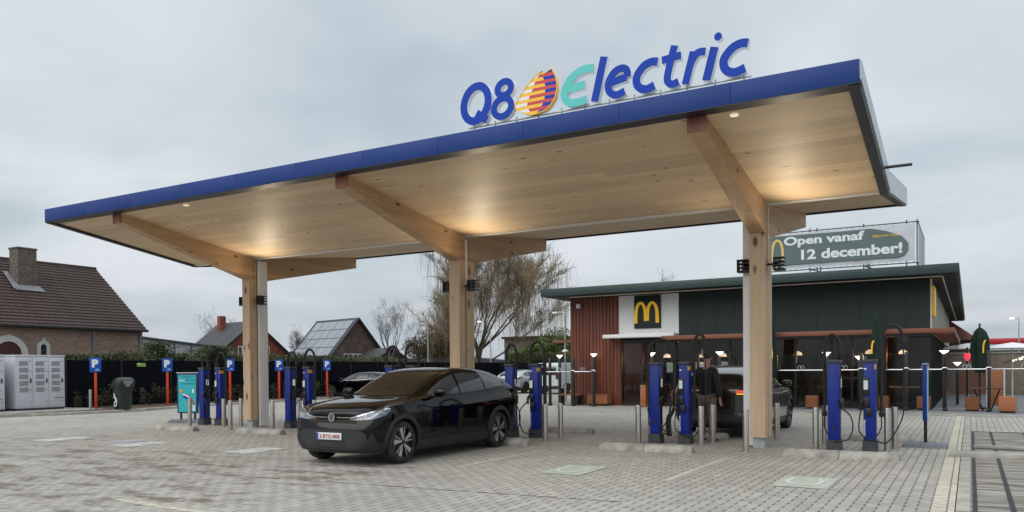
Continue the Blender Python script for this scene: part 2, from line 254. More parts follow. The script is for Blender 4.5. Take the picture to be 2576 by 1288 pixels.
def paving():
    m = bpy.data.materials.new('permeable_paving'); m.use_nodes = True; nt = m.node_tree; b = nt.nodes['Principled BSDF']; L = nt.links.new; b.inputs['Roughness'].default_value = .85
    def MA(op, a, c=None, d=None):
        n = N(nt, 'ShaderNodeMath', operation=op)
        for i, v in enumerate((a, c, d)):
            if v is None: continue
            if isinstance(v, (int, float)): n.inputs[i].default_value = v
            else: L(v, n.inputs[i])
        return n.outputs[0]
    tc = N(nt, 'ShaderNodeTexCoord'); sp = N(nt, 'ShaderNodeSeparateXYZ'); L(tc.outputs['Object'], sp.inputs[0]); X, Y = sp.outputs[0], sp.outputs[1]
    u = MA('DIVIDE', X, .125); fu = MA('FLOOR', u); v = MA('ADD', MA('DIVIDE', Y, .25), MA('MULTIPLY', MA('FLOORED_MODULO', fu, 2), .5)); fv = MA('FLOOR', v); ru = MA('SUBTRACT', u, fu); rv = MA('SUBTRACT', v, fv)
    gap = MA('MULTIPLY', MA('LESS_THAN', ru, .17), MA('MULTIPLY', MA('GREATER_THAN', rv, .14), MA('LESS_THAN', rv, .70)))
    thin = MA('MAXIMUM', MA('LESS_THAN', ru, .05), MA('LESS_THAN', rv, .035))
    cb = N(nt, 'ShaderNodeCombineXYZ'); L(fu, cb.inputs[0]); L(fv, cb.inputs[1]); wn = N(nt, 'ShaderNodeTexWhiteNoise', noise_dimensions='3D'); L(cb.outputs[0], wn.inputs['Vector'])
    mx = N(nt, 'ShaderNodeMix', data_type='RGBA'); L(wn.outputs['Value'], mx.inputs[0]); mx.inputs[6].default_value = (.335, .312, .272, 1); mx.inputs[7].default_value = (.415, .388, .338, 1)
    def noise_mul(src, scale, lo, hi, det=6, vec=None, fm=.3, fx=.7):
        n = N(nt, 'ShaderNodeTexNoise', Scale=scale, Detail=det, Roughness=.65); L(vec or tc.outputs['Object'], n.inputs['Vector'])
        r = N(nt, 'ShaderNodeMapRange'); r.inputs['From Min'].default_value = fm; r.inputs['From Max'].default_value = fx; r.inputs['To Min'].default_value = lo; r.inputs['To Max'].default_value = hi; L(n.outputs[0], r.inputs[0])
        k = N(nt, 'ShaderNodeVectorMath', operation='SCALE'); L(src, k.inputs[0]); L(r.outputs[0], k.inputs['Scale']); return k.outputs[0]
    src = noise_mul(mx.outputs[2], .30, .84, 1.12); src = noise_mul(src, 7, .88, 1.12); src = noise_mul(src, 60, .86, 1.14, 2)
    a = N(nt, 'ShaderNodeMix', data_type='RGBA'); L(MA('MULTIPLY', gap, .85), a.inputs[0]); L(src, a.inputs[6]); a.inputs[7].default_value = (.075, .066, .052, 1)
    c = N(nt, 'ShaderNodeMix', data_type='RGBA'); L(MA('MULTIPLY', thin, .5), c.inputs[0]); L(a.outputs[2], c.inputs[6]); c.inputs[7].default_value = (.12, .11, .09, 1)
    src = c.outputs[2]
    # mud and leaf dirt trodden in, heaviest on the left drive
    n2 = N(nt, 'ShaderNodeTexNoise', Scale=2.3, Detail=10, Roughness=.78, Distortion=.3); mp = N(nt, 'ShaderNodeMapping'); mp.inputs['Rotation'].default_value = (0, 0, R(-30)); mp.inputs['Scale'].default_value = (.42, .95, 1); L(tc.outputs['Object'], mp.inputs[0]); L(mp.outputs[0], n2.inputs['Vector'])
    gx = N(nt, 'ShaderNodeMapRange'); gx.inputs['From Min'].default_value = -4; gx.inputs['From Max'].default_value = -8; gx.inputs['To Min'].default_value = -.12; L(X, gx.inputs[0]); gx.inputs['To Max'].default_value = .03
    gy = N(nt, 'ShaderNodeMapRange'); gy.inputs['From Min'].default_value = 9.2; gy.inputs['From Max'].default_value = 11; gy.inputs['To Min'].default_value = .0; gy.inputs['To Max'].default_value = -.075; L(Y, gy.inputs[0])
    t = MA('ADD', MA('ADD', n2.outputs[0], gx.outputs[0]), gy.outputs[0]); r = N(nt, 'ShaderNodeMapRange'); r.inputs['From Min'].default_value = .52; r.inputs['From Max'].default_value = .62; r.inputs['To Max'].default_value = .85; L(t, r.inputs[0])
    k = N(nt, 'ShaderNodeMix', data_type='RGBA'); L(r.outputs[0], k.inputs[0]); L(src, k.inputs[6]); k.inputs[7].default_value = (.115, .085, .06, 1)
    L(k.outputs[2], b.inputs['Base Color'])
    bp = N(nt, 'ShaderNodeBump', Strength=.5, Distance=.012); bp.invert = True; L(MA('MAXIMUM', gap, thin), bp.inputs['Height']); L(bp.outputs[0], b.inputs['Normal'])
    return m
M['pave'] = paving()
def ribbed(name, c, pitch):
    m = mat(name, c, .5); nt = m.node_tree; b = nt.nodes['Principled BSDF']; L = nt.links.new
    tc = N(nt, 'ShaderNodeTexCoord'); n = N(nt, 'ShaderNodeTexNoise', Scale=1.0, Detail=2); mp = N(nt, 'ShaderNodeMapping'); mp.inputs['Scale'].default_value = (9, 9, .3); L(tc.outputs['Object'], mp.inputs[0]); L(mp.outputs[0], n.inputs['Vector'])
    r = N(nt, 'ShaderNodeValToRGB'); r.color_ramp.elements[0].position = .35; r.color_ramp.elements[1].position = .65
    r.color_ramp.elements[0].color = (*[x*.7 for x in c], 1); r.color_ramp.elements[1].color = (*[x*1.25 for x in c], 1); L(n.outputs[0], r.inputs[0]); L(r.outputs[0], b.inputs['Base Color'])
    return m
M['red'] = ribbed('rust_red_cladding', (.165, .042, .020), .15)

# ------------------------------------------------------------------ mesh builder
class MB:
    def __init__(s): s.v = []; s.f = []
    def add(s, v, f):
        o = len(s.v); s.v += [tuple(p) for p in v]; s.f += [tuple(i+o for i in q) for q in f]; return s
    def box(s, x0, x1, y0, y1, z0, z1, bev=0, mtx=None):
        bm = bmesh.new(); bmesh.ops.create_cube(bm, size=1)
        for v in bm.verts: v.co = Vector(((x0+x1)/2+v.co.x*(x1-x0), (y0+y1)/2+v.co.y*(y1-y0), (z0+z1)/2+v.co.z*(z1-z0)))
        if bev: bmesh.ops.bevel(bm, geom=bm.edges[:], offset=bev, segments=2, affect='EDGES', profile=.5)
        if mtx: bmesh.ops.transform(bm, matrix=mtx, verts=bm.verts)
        bm.verts.index_update(); s.add([v.co for v in bm.verts], [[v.index for v in f.verts] for f in bm.faces]); bm.free(); return s
    def tube(s, pts, r, n=8, cap=True):
        pts = [Vector(p) for p in pts]; rs = r if isinstance(r, (list, tuple)) else [r]*len(pts)
        rings = []; prev = None
        for i, p in enumerate(pts):
            t = (pts[min(i+1, len(pts)-1)]-pts[max(i-1, 0)])
            if t.length < 1e-9: t = Vector((0, 0, 1))
            t.normalize()
            if prev is None:
                a = Vector((0, 0, 1)) if abs(t.z) < .9 else Vector((1, 0, 0)); u = t.cross(a).normalized()
            else:
                u = prev - t*prev.dot(t); u.normalize()
            prev = u; w = t.cross(u)
            rings.append([p+(u*math.cos(2*math.pi*k/n)+w*math.sin(2*math.pi*k/n))*rs[i] for k in range(n)])
        v = [q for rg in rings for q in rg]; f = []
        for i in range(len(pts)-1):
            for k in range(n): f.append((i*n+k, i*n+(k+1) % n, (i+1)*n+(k+1) % n, (i+1)*n+k))
        if cap: f += [tuple(range(n))[::-1], tuple((len(pts)-1)*n+k for k in range(n))]
        return s.add(v, f)
    def cyl(s, x, y, z0, z1, r, n=20, r2=None): return s.tube([(x, y, z0), (x, y, z1)], [r, r if r2 is None else r2], n)
    def lathe(s, prof, n=24, c=(0, 0, 0), axis='Z', ax=None):
        v = []; f = []
        for (r, z) in prof:
            for k in range(n):
                a = 2*math.pi*k/n; p = (r*math.cos(a), r*math.sin(a), z)
                if axis == 'X': p = (p[2], p[0], p[1])
                if axis == 'Y': p = (p[0], p[2], p[1])
                v.append((p[0]+c[0], p[1]+c[1], p[2]+c[2]))
        for i in range(len(prof)-1):
            for k in range(n): f.append((i*n+k, i*n+(k+1) % n, (i+1)*n+(k+1) % n, (i+1)*n+k))
        f += [tuple(range(n))[::-1], tuple((len(prof)-1)*n+k for k in range(n))]
        return s.add(v, f)
    def prism(s, poly, a, b, axis='Y'):
        """poly in the plane across axis; extruded from a to b"""
        n = len(poly)
        def P(p, t): return {'Y': (p[0], t, p[1]), 'X': (t, p[0], p[1]), 'Z': (p[0], p[1], t)}[axis]
        v = [P(p, a) for p in poly]+[P(p, b) for p in poly]
        f = [tuple(range(n)), tuple(range(2*n-1, n-1, -1))]+[(i, (i+1) % n, n+(i+1) % n, n+i) for i in range(n)]
        return s.add(v, f)
    def quad(s, *p): return s.add(p, [tuple(range(len(p)))])
    def xf(s, mtx): s.v = [tuple(mtx @ Vector(p)) for p in s.v]; return s
    def build(s, name, m, parent=None, smooth=True, ang=35, off=(0, 0, 0), recalc=True):
        me = bpy.data.meshes.new(name); v = s.v
        if any(off): v = [(p[0]-off[0], p[1]-off[1], p[2]-off[2]) for p in v]
        me.from_pydata(v, [], s.f)
        if recalc:
            bm = bmesh.new(); bm.from_mesh(me); bmesh.ops.recalc_face_normals(bm, faces=bm.faces); bm.to_mesh(me); bm.free()
        if smooth: me.shade_smooth(); me.set_sharp_from_angle(angle=R(ang))
        me.materials.append(m if not isinstance(m, str) else M[m]); me.update()
        o = bpy.data.objects.new(name, me); COL.objects.link(o)
        if parent: o.parent = parent
        return o
def tag(o, label=None, cat=None, group=None, kind=None):
    if label: o['label'] = label
    if cat: o['category'] = cat
    if group: o['group'] = group
    if kind: o['kind'] = kind
    return o
def thing(name, label, cat, loc=(0, 0, 0), rz=0, group=None):
    o = bpy.data.objects.new(name, None); COL.objects.link(o); o.location = loc; o.rotation_euler = (0, 0, rz); o.empty_display_size = .2
    return tag(o, label, cat, group)
def kids(o): return [c for c in bpy.data.objects if c.parent == o]
def copy_tree(o, parent=None):
    c = o.copy(); COL.objects.link(c); c.parent = parent
    for k in kids(o): copy_tree(k, c)
    return c
def structure(name, mb, m, **k): return tag(mb.build(name, m, **k), kind='structure')

def text_mb(body, w, h, depth=.01, shear=0, off=0., res=4, keep=True):
    cu = bpy.data.curves.new('t', 'FONT'); cu.body = body; cu.size = 1; cu.shear = shear; cu.offset = off; cu.extrude = .5; cu.resolution_u = res
    o = bpy.data.objects.new('t', cu); COL.objects.link(o); dg = bpy.context.evaluated_depsgraph_get(); dg.update()
    me = bpy.data.meshes.new_from_object(o.evaluated_get(dg)); v = [p.co.copy() for p in me.vertices]; f = [tuple(p.vertices) for p in me.polygons]
    bpy.data.objects.remove(o); bpy.data.curves.remove(cu); bpy.data.meshes.remove(me)
    x0 = min(p.x for p in v); x1 = max(p.x for p in v); y0 = min(p.y for p in v); y1 = max(p.y for p in v)
    sx, sy = w/(x1-x0), h/(y1-y0); mb = MB()
    # lies in XZ, facing -Y, front at y = 0, back at y = depth; left-bottom corner at the origin
    return mb.add([((p.x-x0)*sx, (.5-p.z)*depth, (p.y-y0)*sy) for p in v], f)
def shift(mb, x, y, z): mb.v = [(p[0]+x, p[1]+y, p[2]+z) for p in mb.v]; return mb
def faceX(mb): # from facing -Y to facing +X
    mb.v = [(-p[1], p[0], p[2]) for p in mb.v]; return mb

# ------------------------------------------------------------------ ground
structure('ground', MB().quad((-700, -200, -.06), (700, -200, -.06), (700, 1500, -.06), (-700, 1500, -.06)), 'grass', smooth=False)
structure('paving', MB().quad((-29.6, -4, 0), (-.36, -4, 0), (-.36, 53, 0), (-29.6, 53, 0)), 'pave', smooth=False)
structure('paving', MB().quad((.0, 20.9, 0), (7, 20.9, 0), (7, 27.1, 0), (.0, 27.1, 0)), 'pave', smooth=False)
structure('kerb', MB().quad((-.36, -4, .002), (-.145, -4, .002), (-.145, 27.1, .002), (-.36, 27.1, .002)), 'pave2', smooth=False)
structure('kerb', MB().box(-.135, .0, 9.4, 14.9, -.05, .01, .006), 'kerb')
structure('kerb', MB().box(-.135, .0, 15.5, 27.0, -.05, .01, .006), 'kerb')
structure('kerb', MB().box(-.30, 8, 14.95, 15.42, -.05, .075, .02), 'kerb')
structure('pavement', MB().quad((.0, -4, -.002), (9, -4, -.002), (9, 14.95, -.002), (.0, 14.95, -.002)), 'slab', smooth=False)
structure('pavement', MB().quad((.0, 15.42, -.002), (9, 15.42, -.002), (9, 20.9, -.002), (.0, 20.9, -.002)), 'slab', smooth=False)
st = MB()
for x in (.02, .36, .98, 1.7):
    st.box(x, x+(.045 if x < .1 else .05), 8, 14.94, 0, .004)
    st.box(x, x+.05, 15.8, 20.8, 0, .004)
st.box(0, 8, 20.8, 20.9, 0, .0045); st.box(.1, 8, 16.55, 16.62, 0.004, .0085)
structure('pavement', st, 'strip', smooth=False)
structure('kerb', MB().box(.05, 8, 16.66, 16.84, 0, .05, .01), 'kerb')
# light paving lines between bays
for i, (x0, x1, y0, y1) in enumerate([(-3.56, -3.46, 10.2, 13.2), (-6.86, -6.78, 10.2, 13.2), (-13.5, -13.42, 9.5, 13.2), (-16.9, -16.8, 9.5, 13.2)]):
    structure('road_marking', MB().quad((x0, y0, .004), (x1, y0, .004), (x1, y1, .004), (x0, y1, .004)), 'pave2', smooth=False)
structure('road_marking', MB().quad((-8.75, 5.78, .004), (-4.6, 5.5, .004), (-4.6, 5.6, .004), (-8.75, 5.9, .004)), 'pave2', smooth=False)
q = MB()
for i in range(40):
    a, b = -9.6+i*.155, -9.6+(i+1)*.155; y = 7.95+.010*i+rnd.uniform(-.004, .004); w_ = rnd.choice((.008, .012, .02, .03))
    q.quad((a, y, .0035), (b, y+.010, .0035), (b, y+.010+w_, .0035), (a, y+w_, .0035))
structure('paving_joint', q, 'soil', smooth=False)
# left raised island with kerb
kp = [(-29.4, 8), (-29.1, 12), (-28.5, 15.2), (-27.9, 17), (-27.65, 18.6), (-27.95, 20.3), (-28.7, 23), (-29.2, 27), (-29.3, 33), (-29.35, 53)]
def smooth_poly(p, n=6):
    o = []
    for i in range(len(p)-1):
        a, b, c, d = [Vector(p[max(0, min(len(p)-1, j))]) for j in (i-1, i, i+1, i+2)]
        for k in range(n):
            t = k/n; o.append(.5*((2*b)+(-a+c)*t+(2*a-5*b+4*c-d)*t*t+(-a+3*b-3*c+d)*t**3))
    o.append(Vector(p[-1])); return o
ks = smooth_poly(kp); kb = MB(); n = len(ks)
prof = [(-.0, 0), (-.0, .09), (-.02, .105), (-.15, .105)]
for i, p in enumerate(ks):
    for (dx, z) in prof: kb.v.append((p.x+dx, p.y, z))
for i in range(n-1):
    for j in range(3): kb.f.append((i*4+j, i*4+j+1, (i+1)*4+j+1, (i+1)*4+j))
structure('kerb', kb, 'kerb')
sb = MB()
for i, p in enumerate(ks): sb.v += [(p.x-.15, p.y, .1), (-40, p.y, .1)]
for i in range(n-1): sb.f.append((2*i, 2*i+1, 2*i+3, 2*i+2))
structure('ground', sb, 'soil', smooth=False)
structure('pavement', MB().box(-34, -28.9, 12, 18.9, .0, .125, .01), 'kerb')

# EV bay symbols on the ground
def tile(x, y, label, w=.68, l=1.06, m1='tilegreen', m2='tilewhite'):
    t = thing('bay_marking', label, 'ground marking', (x, y, 0), 0, 'charging bay symbols on the paving')
    MB().quad((-w/2, -l/2, .006), (w/2, -l/2, .006), (w/2, l/2, .006), (-w/2, l/2, .006)).build('background', m1, t, smooth=False)
    s = MB(); pts = [(-.20, -.30), (-.22, .05), (-.12, .22), (.05, .30), (.16, .22), (.20, 0), (.2, -.28)]
    def ribbon(ps, wd):
        for i in range(len(ps)-1):
            a, b = Vector(ps[i]), Vector(ps[i+1]); d = (b-a).normalized(); nn = Vector((-d.y, d.x))*wd/2; a = a-d*wd*.3; b = b+d*wd*.3
            s.quad((*(a-nn), .010+i*1e-5), (*(a+nn), .010+i*1e-5), (*(b+nn), .010+i*1e-5), (*(b-nn), .010+i*1e-5))
    ribbon(smooth_poly([(-.2, .30), (-.22, -.02), (-.14, -.22), (.02, -.32), (.15, -.22), (.19, 0), (.18, .2)], 4), .05)
    ribbon([(.14, .2), (.14, .34)], .035); ribbon([(.22, .2), (.22, .34)], .035)
    s.build('plug_symbol', m2, t, smooth=False); return t
tile(-1.86, 10.88, 'pale green square with white plug symbol, rightmost on the paving')
tile(-5.10, 10.70, 'pale green square with white plug symbol in front of the second island from the right')
tile(-11.75, 10.68, 'worn white charging bay symbol just left of the big black car', m1='markwhite')
tile(-15.0, 10.55, 'worn white charging bay symbol between the first column and the road', m1='markwhite')
tile(-17.85, 10.62, 'worn white charging bay symbol farthest left on the paving', m1='markwhite')
mh = thing('manhole_cover', 'dark flat manhole cover sunk in the paving at the left', 'manhole cover', (-15.9, 10.9, 0))
MB().cyl(0, 0, 0, .008, .32, 28).build('lid', 'strip', mh); MB().lathe([(.32, 0), (.36, 0), (.36, .012), (.32, .012)], 28).build('ring', 'galv', mh)

# ------------------------------------------------------------------ canopy
YF, YK, YB = 11.11, 15.30, 19.60; ZF, ZK, ZB = 5.12, 4.51, 5.04; XL, XR = -19.20, -1.22; TH = .285
cp = thing('station_canopy', 'large charging canopy with timber underside and blue edge on three timber columns', 'canopy', (XL, YF, 0))
o_ = (XL, YF, 0)
def zs(y): return ZF+(ZK-ZF)*(y-YF)/(YK-YF) if y <= YK else ZK+(ZB-ZK)*(y-YK)/(YB-YK)
q = MB()
q.add([(XL+.12, YF+.12, zs(YF+.12)+.02), (XR-.12, YF+.12, zs(YF+.12)+.02), (XR-.12, YK-.06, ZK+.02), (XL+.12, YK-.06, ZK+.02)], [(0, 1, 2, 3)])
q.add([(XL+.12, YK+.06, ZK+.02), (XR-.12, YK+.06, ZK+.02), (XR-.12, YB-.12, zs(YB-.12)+.02), (XL+.12, YB-.12, zs(YB-.12)+.02)], [(0, 1, 2, 3)])
q.build('timber_soffit', 'soffit', cp, smooth=False, off=o_)
MB().box(XL+.12, XR-.12, YK-.075, YK+.075, ZK-.004, ZK+.05).build('gutter', 'gutter', cp, off=o_)
q = MB(); q.prism([(YF, ZF+TH), (YF+.1, ZF+TH-.02), (YK, ZK+.32), (YB-.1, ZB+.26), (YB, ZB+.28), (YB, ZB+.1), (YK, ZK+.12), (YF, ZF+.08)], XL+.03, XR-.03, 'X')
q.build('roof_deck', 'roofgrey', cp, smooth=False, off=o_)
for i in range(11):   # fascia panels with hairline joints
    a = XL+(XR-XL)*i/11; b = XL+(XR-XL)*(i+1)/11
    MB().box(a+.0015, b-.0015, YF-.03, YF+.0, ZF+.002, ZF+TH+.012, .003).build('fascia_panel', 'fascia', cp, off=o_)
MB().prism([(YF-.028, ZF-.012), (YF+.17, ZF-.035), (YF+.17, ZF+.07), (YF-.028, ZF)], XL, XR, 'X').build('drip_edge', 'fasciadark', cp, smooth=False, off=o_)
MB().prism([(YB-.17, zs(YB-.17)-.02), (YB, ZB-.02), (YB, ZB+.3), (YB-.1, ZB+.3), (YB-.17, zs(YB-.17)+.06)], XL, XR, 'X').build('rear_fascia', 'fasciadark', cp, smooth=False, off=o_)
for (xa, xb, sgn) in ((XL, XL+.14, -1), (XR-.14, XR, 1)):
    q = MB()
    q.prism([(YF, ZF-.03), (YK, ZK-.03), (YK, ZK+.04), (YF, ZF+.04)], xa, xb, 'X'); q.prism([(YK, ZK-.03), (YB, ZB-.03), (YB, ZB+.04), (YK, ZK+.04)], xa, xb, 'X')
    q.build('drip_edge', 'fasciadark', cp, smooth=False, off=o_)
    xo = xa-.02 if sgn < 0 else xb
    q = MB(); q.prism([(YF, ZF+.045), (YK, ZK+.045), (YK, ZK+.33), (YF, ZF+TH+.012)], xo, xo+.02, 'X'); q.prism([(YK+.002, ZK+.0), (YB, ZB+.0), (YB, ZB+.36), (YK+.002, ZK+.36)], xo, xo+.02, 'X')
    q.build('end_fascia', 'fasciaside', cp, smooth=False, off=o_)
# guard wires above the front edge
q = MB()
for k in range(3): q.tube([(XL+1.2, YF+.25+.12*k, ZF+TH+.05+.03*k), (XR-1.0, YF+.25+.12*k, ZF+TH+.05+.03*k)], .006, 5)
for i in range(14):
    x = XL+1.3+i*1.2
    for k in range(3): q.tube([(x, YF+.25+.12*k, ZF+TH-.05), (x, YF+.25+.12*k, ZF+TH+.05+.03*k)], .006, 5)
q.build('guard_wire', 'galv', cp, off=o_)
MB().tube([(XR, 14.3, 4.72), (XR+.42, 14.3, 4.72)], .025, 8).build('overflow_spout', 'blk', cp, off=o_)
for x, y in ((-14.6, YF+.35), (-2.9, YF+.35)):
    MB().cyl(x, y, zs(y)-.002, zs(y)+.02, .06, 16).build('downlight', 'dimlamp', cp, off=o_)

DW = None
CX = [-16.805, -10.105, -3.405]; CW = .135; Y1, Y2 = 15.035, 15.65
for i, x in enumerate(CX):
    w = ['leftmost', 'middle', 'rightmost'][i]
    # arms of the beam: tapered side outline in Y,Z
    def top(y): return zs(y)+.015
    a, b = x-CW, x+CW
    fr = [(Y1, 3.97), (YF+.24, 4.90), (YF+.24, top(YF+.24)), (YK, top(YK)), (YK, 3.96), ]
    fr = [(Y1, 3.97), (YF+.24, 4.905), (YF+.24, top(YF+.24)), (YK-.02, top(YK)), (YK-.02, 3.965)]
    bk = [(YK+.02, 3.965), (YK+.02, top(YK)), (19.33, top(19.33)), (19.33, 4.70), (Y2, 3.96)]
    MB().prism(fr, a, b, 'X').build('beam', 'beam', cp, smooth=False, off=o_)
    MB().prism(bk, a, b, 'X').build('beam', 'beam', cp, smooth=False, off=o_)
    MB().prism([(YF+.215, 4.89), (YF+.238, 4.89), (YF+.238, ZF+.03), (YF+.215, ZF+.03)], a-.01, b+.01, 'X').build('beam_end_cap', 'endcap', cp, smooth=False, off=o_)
    q = MB(); q.box(a, b, Y1, YK-.02, .2, 3.963); q.box(a, b, YK+.02, Y2, .2, 3.963); q.build('column', 'column', cp, smooth=False, off=o_)
    MB().box(a+.03, b-.03, Y1+.08, Y2-.12, 0, .2).build('column_foot', 'galv', cp, off=o_)
    MB().box(a+.02, b-.02, YK-.02, YK+.02, .22, 4.45).build('steel_spine', 'blk', cp, off=o_)
    for yy in (YK-.12, YK+.14):
        for k in range(17):
            z = 3.22+k*.074
            if 3.90 < z < 4.0: continue
            if DW is None: DW = MB().tube([(0, 0, 0), (.004, 0, 0)], .016, 8).build('dowel', 'hole', cp); d_ = DW
            else: d_ = DW.copy(); COL.objects.link(d_)
            d_.location = (b-.001-o_[0], yy-o_[1], z-o_[2])
    if i == 0: MB().box(b+.002, b+.075, YK+.0, YK+.30, .02, 4.47, .006).build('conduit_cover', 'whitebox', cp, off=o_)
    if i == 1: MB().box(b+.002, b+.03, YK-.02, YK+.03, 3.4, 4.47).build('conduit_cover', 'whitebox', cp, off=o_)
    if i == 2: MB().box(a-.20, a-.002, YK+.05, YK+.25, .02, 4.47, .006).build('conduit_cover', 'whitebox', cp, off=o_); MB().box(b+.002, b+.02, YK, YK+.03, 3.5, 4.47).build('conduit_cover', 'whitebox', cp, off=o_)
    # floodlights either side of the column
    for sgn in (-1, 1):
        fx = x+sgn*(.30 if sgn < 0 else .36)
        t = thing('floodlight', f'black louvred floodlight on the {"left" if sgn<0 else "right"} side of the {w} timber column', 'floodlight', (x+sgn*CW, YK-.05, 3.4), 0, 'floodlights on the canopy columns')
        d = fx-(x+sgn*CW)
        MB().tube([(0, 0, 0), (d, 0, 0)], .018, 8).build('arm', 'blk', t)
        q = MB(); q.box(d-.10, d+.10, -.10, .10, -.12, -.09, .01)
        for k in range(4): q.box(d-.10, d+.10, -.11, .11, -.105+k*.068, -.085+k*.068, .004)
        q.box(d-.10, d-.085, -.1, .1, -.12, .12); q.box(d-.02, d+.02, -.07, .07, -.1, .1)
        q.build('louvre_housing', 'blk', t)
        lp = MB().cyl(d+.0, 0, .10, .112, .06, 12).build('lens', 'clampglass', t)
        L = bpy.data.lights.new('floodlight_beam', 'SPOT'); L.energy = 95 if sgn > 0 else 24; L.color = (1, .83, .58); L.spot_size = R(125); L.spot_blend = 1; L.shadow_soft_size = .06
        lo = bpy.data.objects.new('floodlight_beam', L); COL.objects.link(lo); lo.parent = t; lo.location = (d+sgn*.14, -.12, .16)
        lo.rotation_euler = Vector((sgn*.8, -1.0, 1.05)).to_track_quat('-Z', 'Y').to_euler()

# ------------------------------------------------------------------ rooftop lettering
sg = thing('rooftop_sign', 'tall blue and teal illuminated lettering with a sail emblem standing on the canopy edge', 'sign', (-5, YF, ZF+TH))
so_ = (-5, YF, ZF+TH); YS = YF+.04; ZT0 = 5.50
def letter(ch, x0, x1, z0, z1, shear, off, m='lblue', name='letter'):
    f = shift(text_mb(ch, x1-x0, z1-z0, .012, shear, off), x0, YS-.012, z0)
    b = shift(text_mb(ch, x1-x0, z1-z0, .10, shear, off), x0, YS+.0005, z0)
    p = b.build(name, 'whiteled', sg, off=so_); f.build('letter_face', m, p, off=so_)
def stroke(pts, w, closed=False):
    """flat ribbon outline in XZ from a centre line"""
    pts = [Vector(p) for p in pts]; n = len(pts); l = []; r = []
    for i, p in enumerate(pts):
        if closed: t = pts[(i+1) % n]-pts[i-1]
        else: t = pts[min(i+1, n-1)]-pts[max(i-1, 0)]
        t.normalize(); nn = Vector((-t.y, t.x)); ww = w(i/(n-1)) if callable(w) else w
        l.append(p+nn*ww/2); r.append(p-nn*ww/2)
    return l, r
def ribbon_solid(mb, pts, w, y0, y1, closed=False):
    l, r = stroke(pts, w, closed); n = len(l); o = len(mb.v)
    for a, b in zip(l, r): mb.v += [(a.x, y0, a.y), (b.x, y0, b.y), (b.x, y1, b.y), (a.x, y1, a.y)]
    for i in range(n if closed else n-1):
        j = (i+1) % n
        for k in range(4): mb.f.append((o+4*i+k, o+4*i+(k+1) % 4, o+4*j+(k+1) % 4, o+4*j+k))
    if not closed: mb.f += [(o, o+1, o+2, o+3), (o+4*(n-1)+3, o+4*(n-1)+2, o+4*(n-1)+1, o+4*(n-1))]
    return mb
def ell(cx, cz, rx, rz, a0, a1, n=24, lean=0): return [(cx+rx*math.cos(R(a0+(a1-a0)*i/n))+lean*rz*math.sin(R(a0+(a1-a0)*i/n)), cz+rz*math.sin(R(a0+(a1-a0)*i/n))) for i in range(n+1)]
def strokes(lst, w, m, name='letter', depth=.10):
    b = MB(); f = MB()
    for k, (pts, cl) in enumerate(lst):
        ribbon_solid(b, pts, w, YS+.0005+k*.0004, YS+depth+k*.0004, cl); ribbon_solid(f, pts, w, YS-.012-k*.0006, YS-.0006*k, cl)
    p = b.build(name, 'whiteled', sg, off=so_); f.build('letter_face', m, p, off=so_)
sh = .22
strokes([(ell(-7.03, 5.86, .235, .28, 0, 360*31/32, 31, .10), True), ([(-7.02, 5.70), (-6.82, 5.56)], False)], .128, 'lblue')
strokes([(ell(-6.49, 6.01, .125, .11, 0, 360*23/24, 23, .1), True), (ell(-6.525, 5.715, .16, .145, 0, 360*23/24, 23, .1), True)], .108, 'lblue')
# teal E drawn as a round-backed E
strokes([(smooth_poly([(-4.93, 6.04), (-5.12, 6.04), (-5.32, 5.93), (-5.425, 5.74), (-5.36, 5.60), (-5.22, 5.565), (-5.04, 5.585)], 6), False), ([(-5.40, 5.80), (-5.25, 5.80), (-5.08, 5.815)], False)], .118, 'lteal')
LW = .116
strokes([([(-4.915, 5.53), (-4.755, 6.17)], False)], LW, 'lblue')
strokes([(smooth_poly([(-4.385, 5.80), (-4.395, 5.90), (-4.48, 5.945), (-4.60, 5.90), (-4.685, 5.77), (-4.67, 5.63), (-4.56, 5.565), (-4.43, 5.60)], 5), False), ([(-4.67, 5.755), (-4.40, 5.80)], False)], LW*.92, 'lblue')
strokes([(smooth_poly([(-3.92, 5.93), (-4.02, 5.945), (-4.14, 5.90), (-4.24, 5.77), (-4.22, 5.63), (-4.10, 5.565), (-3.97, 5.60)], 5), False)], LW, 'lblue')
strokes([(smooth_poly([(-3.665, 6.11), (-3.76, 5.76), (-3.77, 5.62), (-3.70, 5.565), (-3.61, 5.59)], 5), False), ([(-3.855, 5.935), (-3.57, 5.955)], False)], LW*.9, 'lblue')
strokes([([(-3.51, 5.53), (-3.39, 5.97)], False), (smooth_poly([(-3.455, 5.74), (-3.40, 5.87), (-3.32, 5.94), (-3.22, 5.935)], 5), False)], LW*.9, 'lblue')
strokes([([(-3.21, 5.53), (-3.09, 5.97)], False)], LW, 'lblue')
strokes([(ell(-3.04, 6.105, .026, .028, 0, 345, 23), True)], .055, 'lblue')
strokes([(smooth_poly([(-2.63, 5.93), (-2.73, 5.945), (-2.85, 5.90), (-2.96, 5.77), (-2.94, 5.63), (-2.82, 5.565), (-2.67, 5.60)], 5), False)], LW, 'lblue')
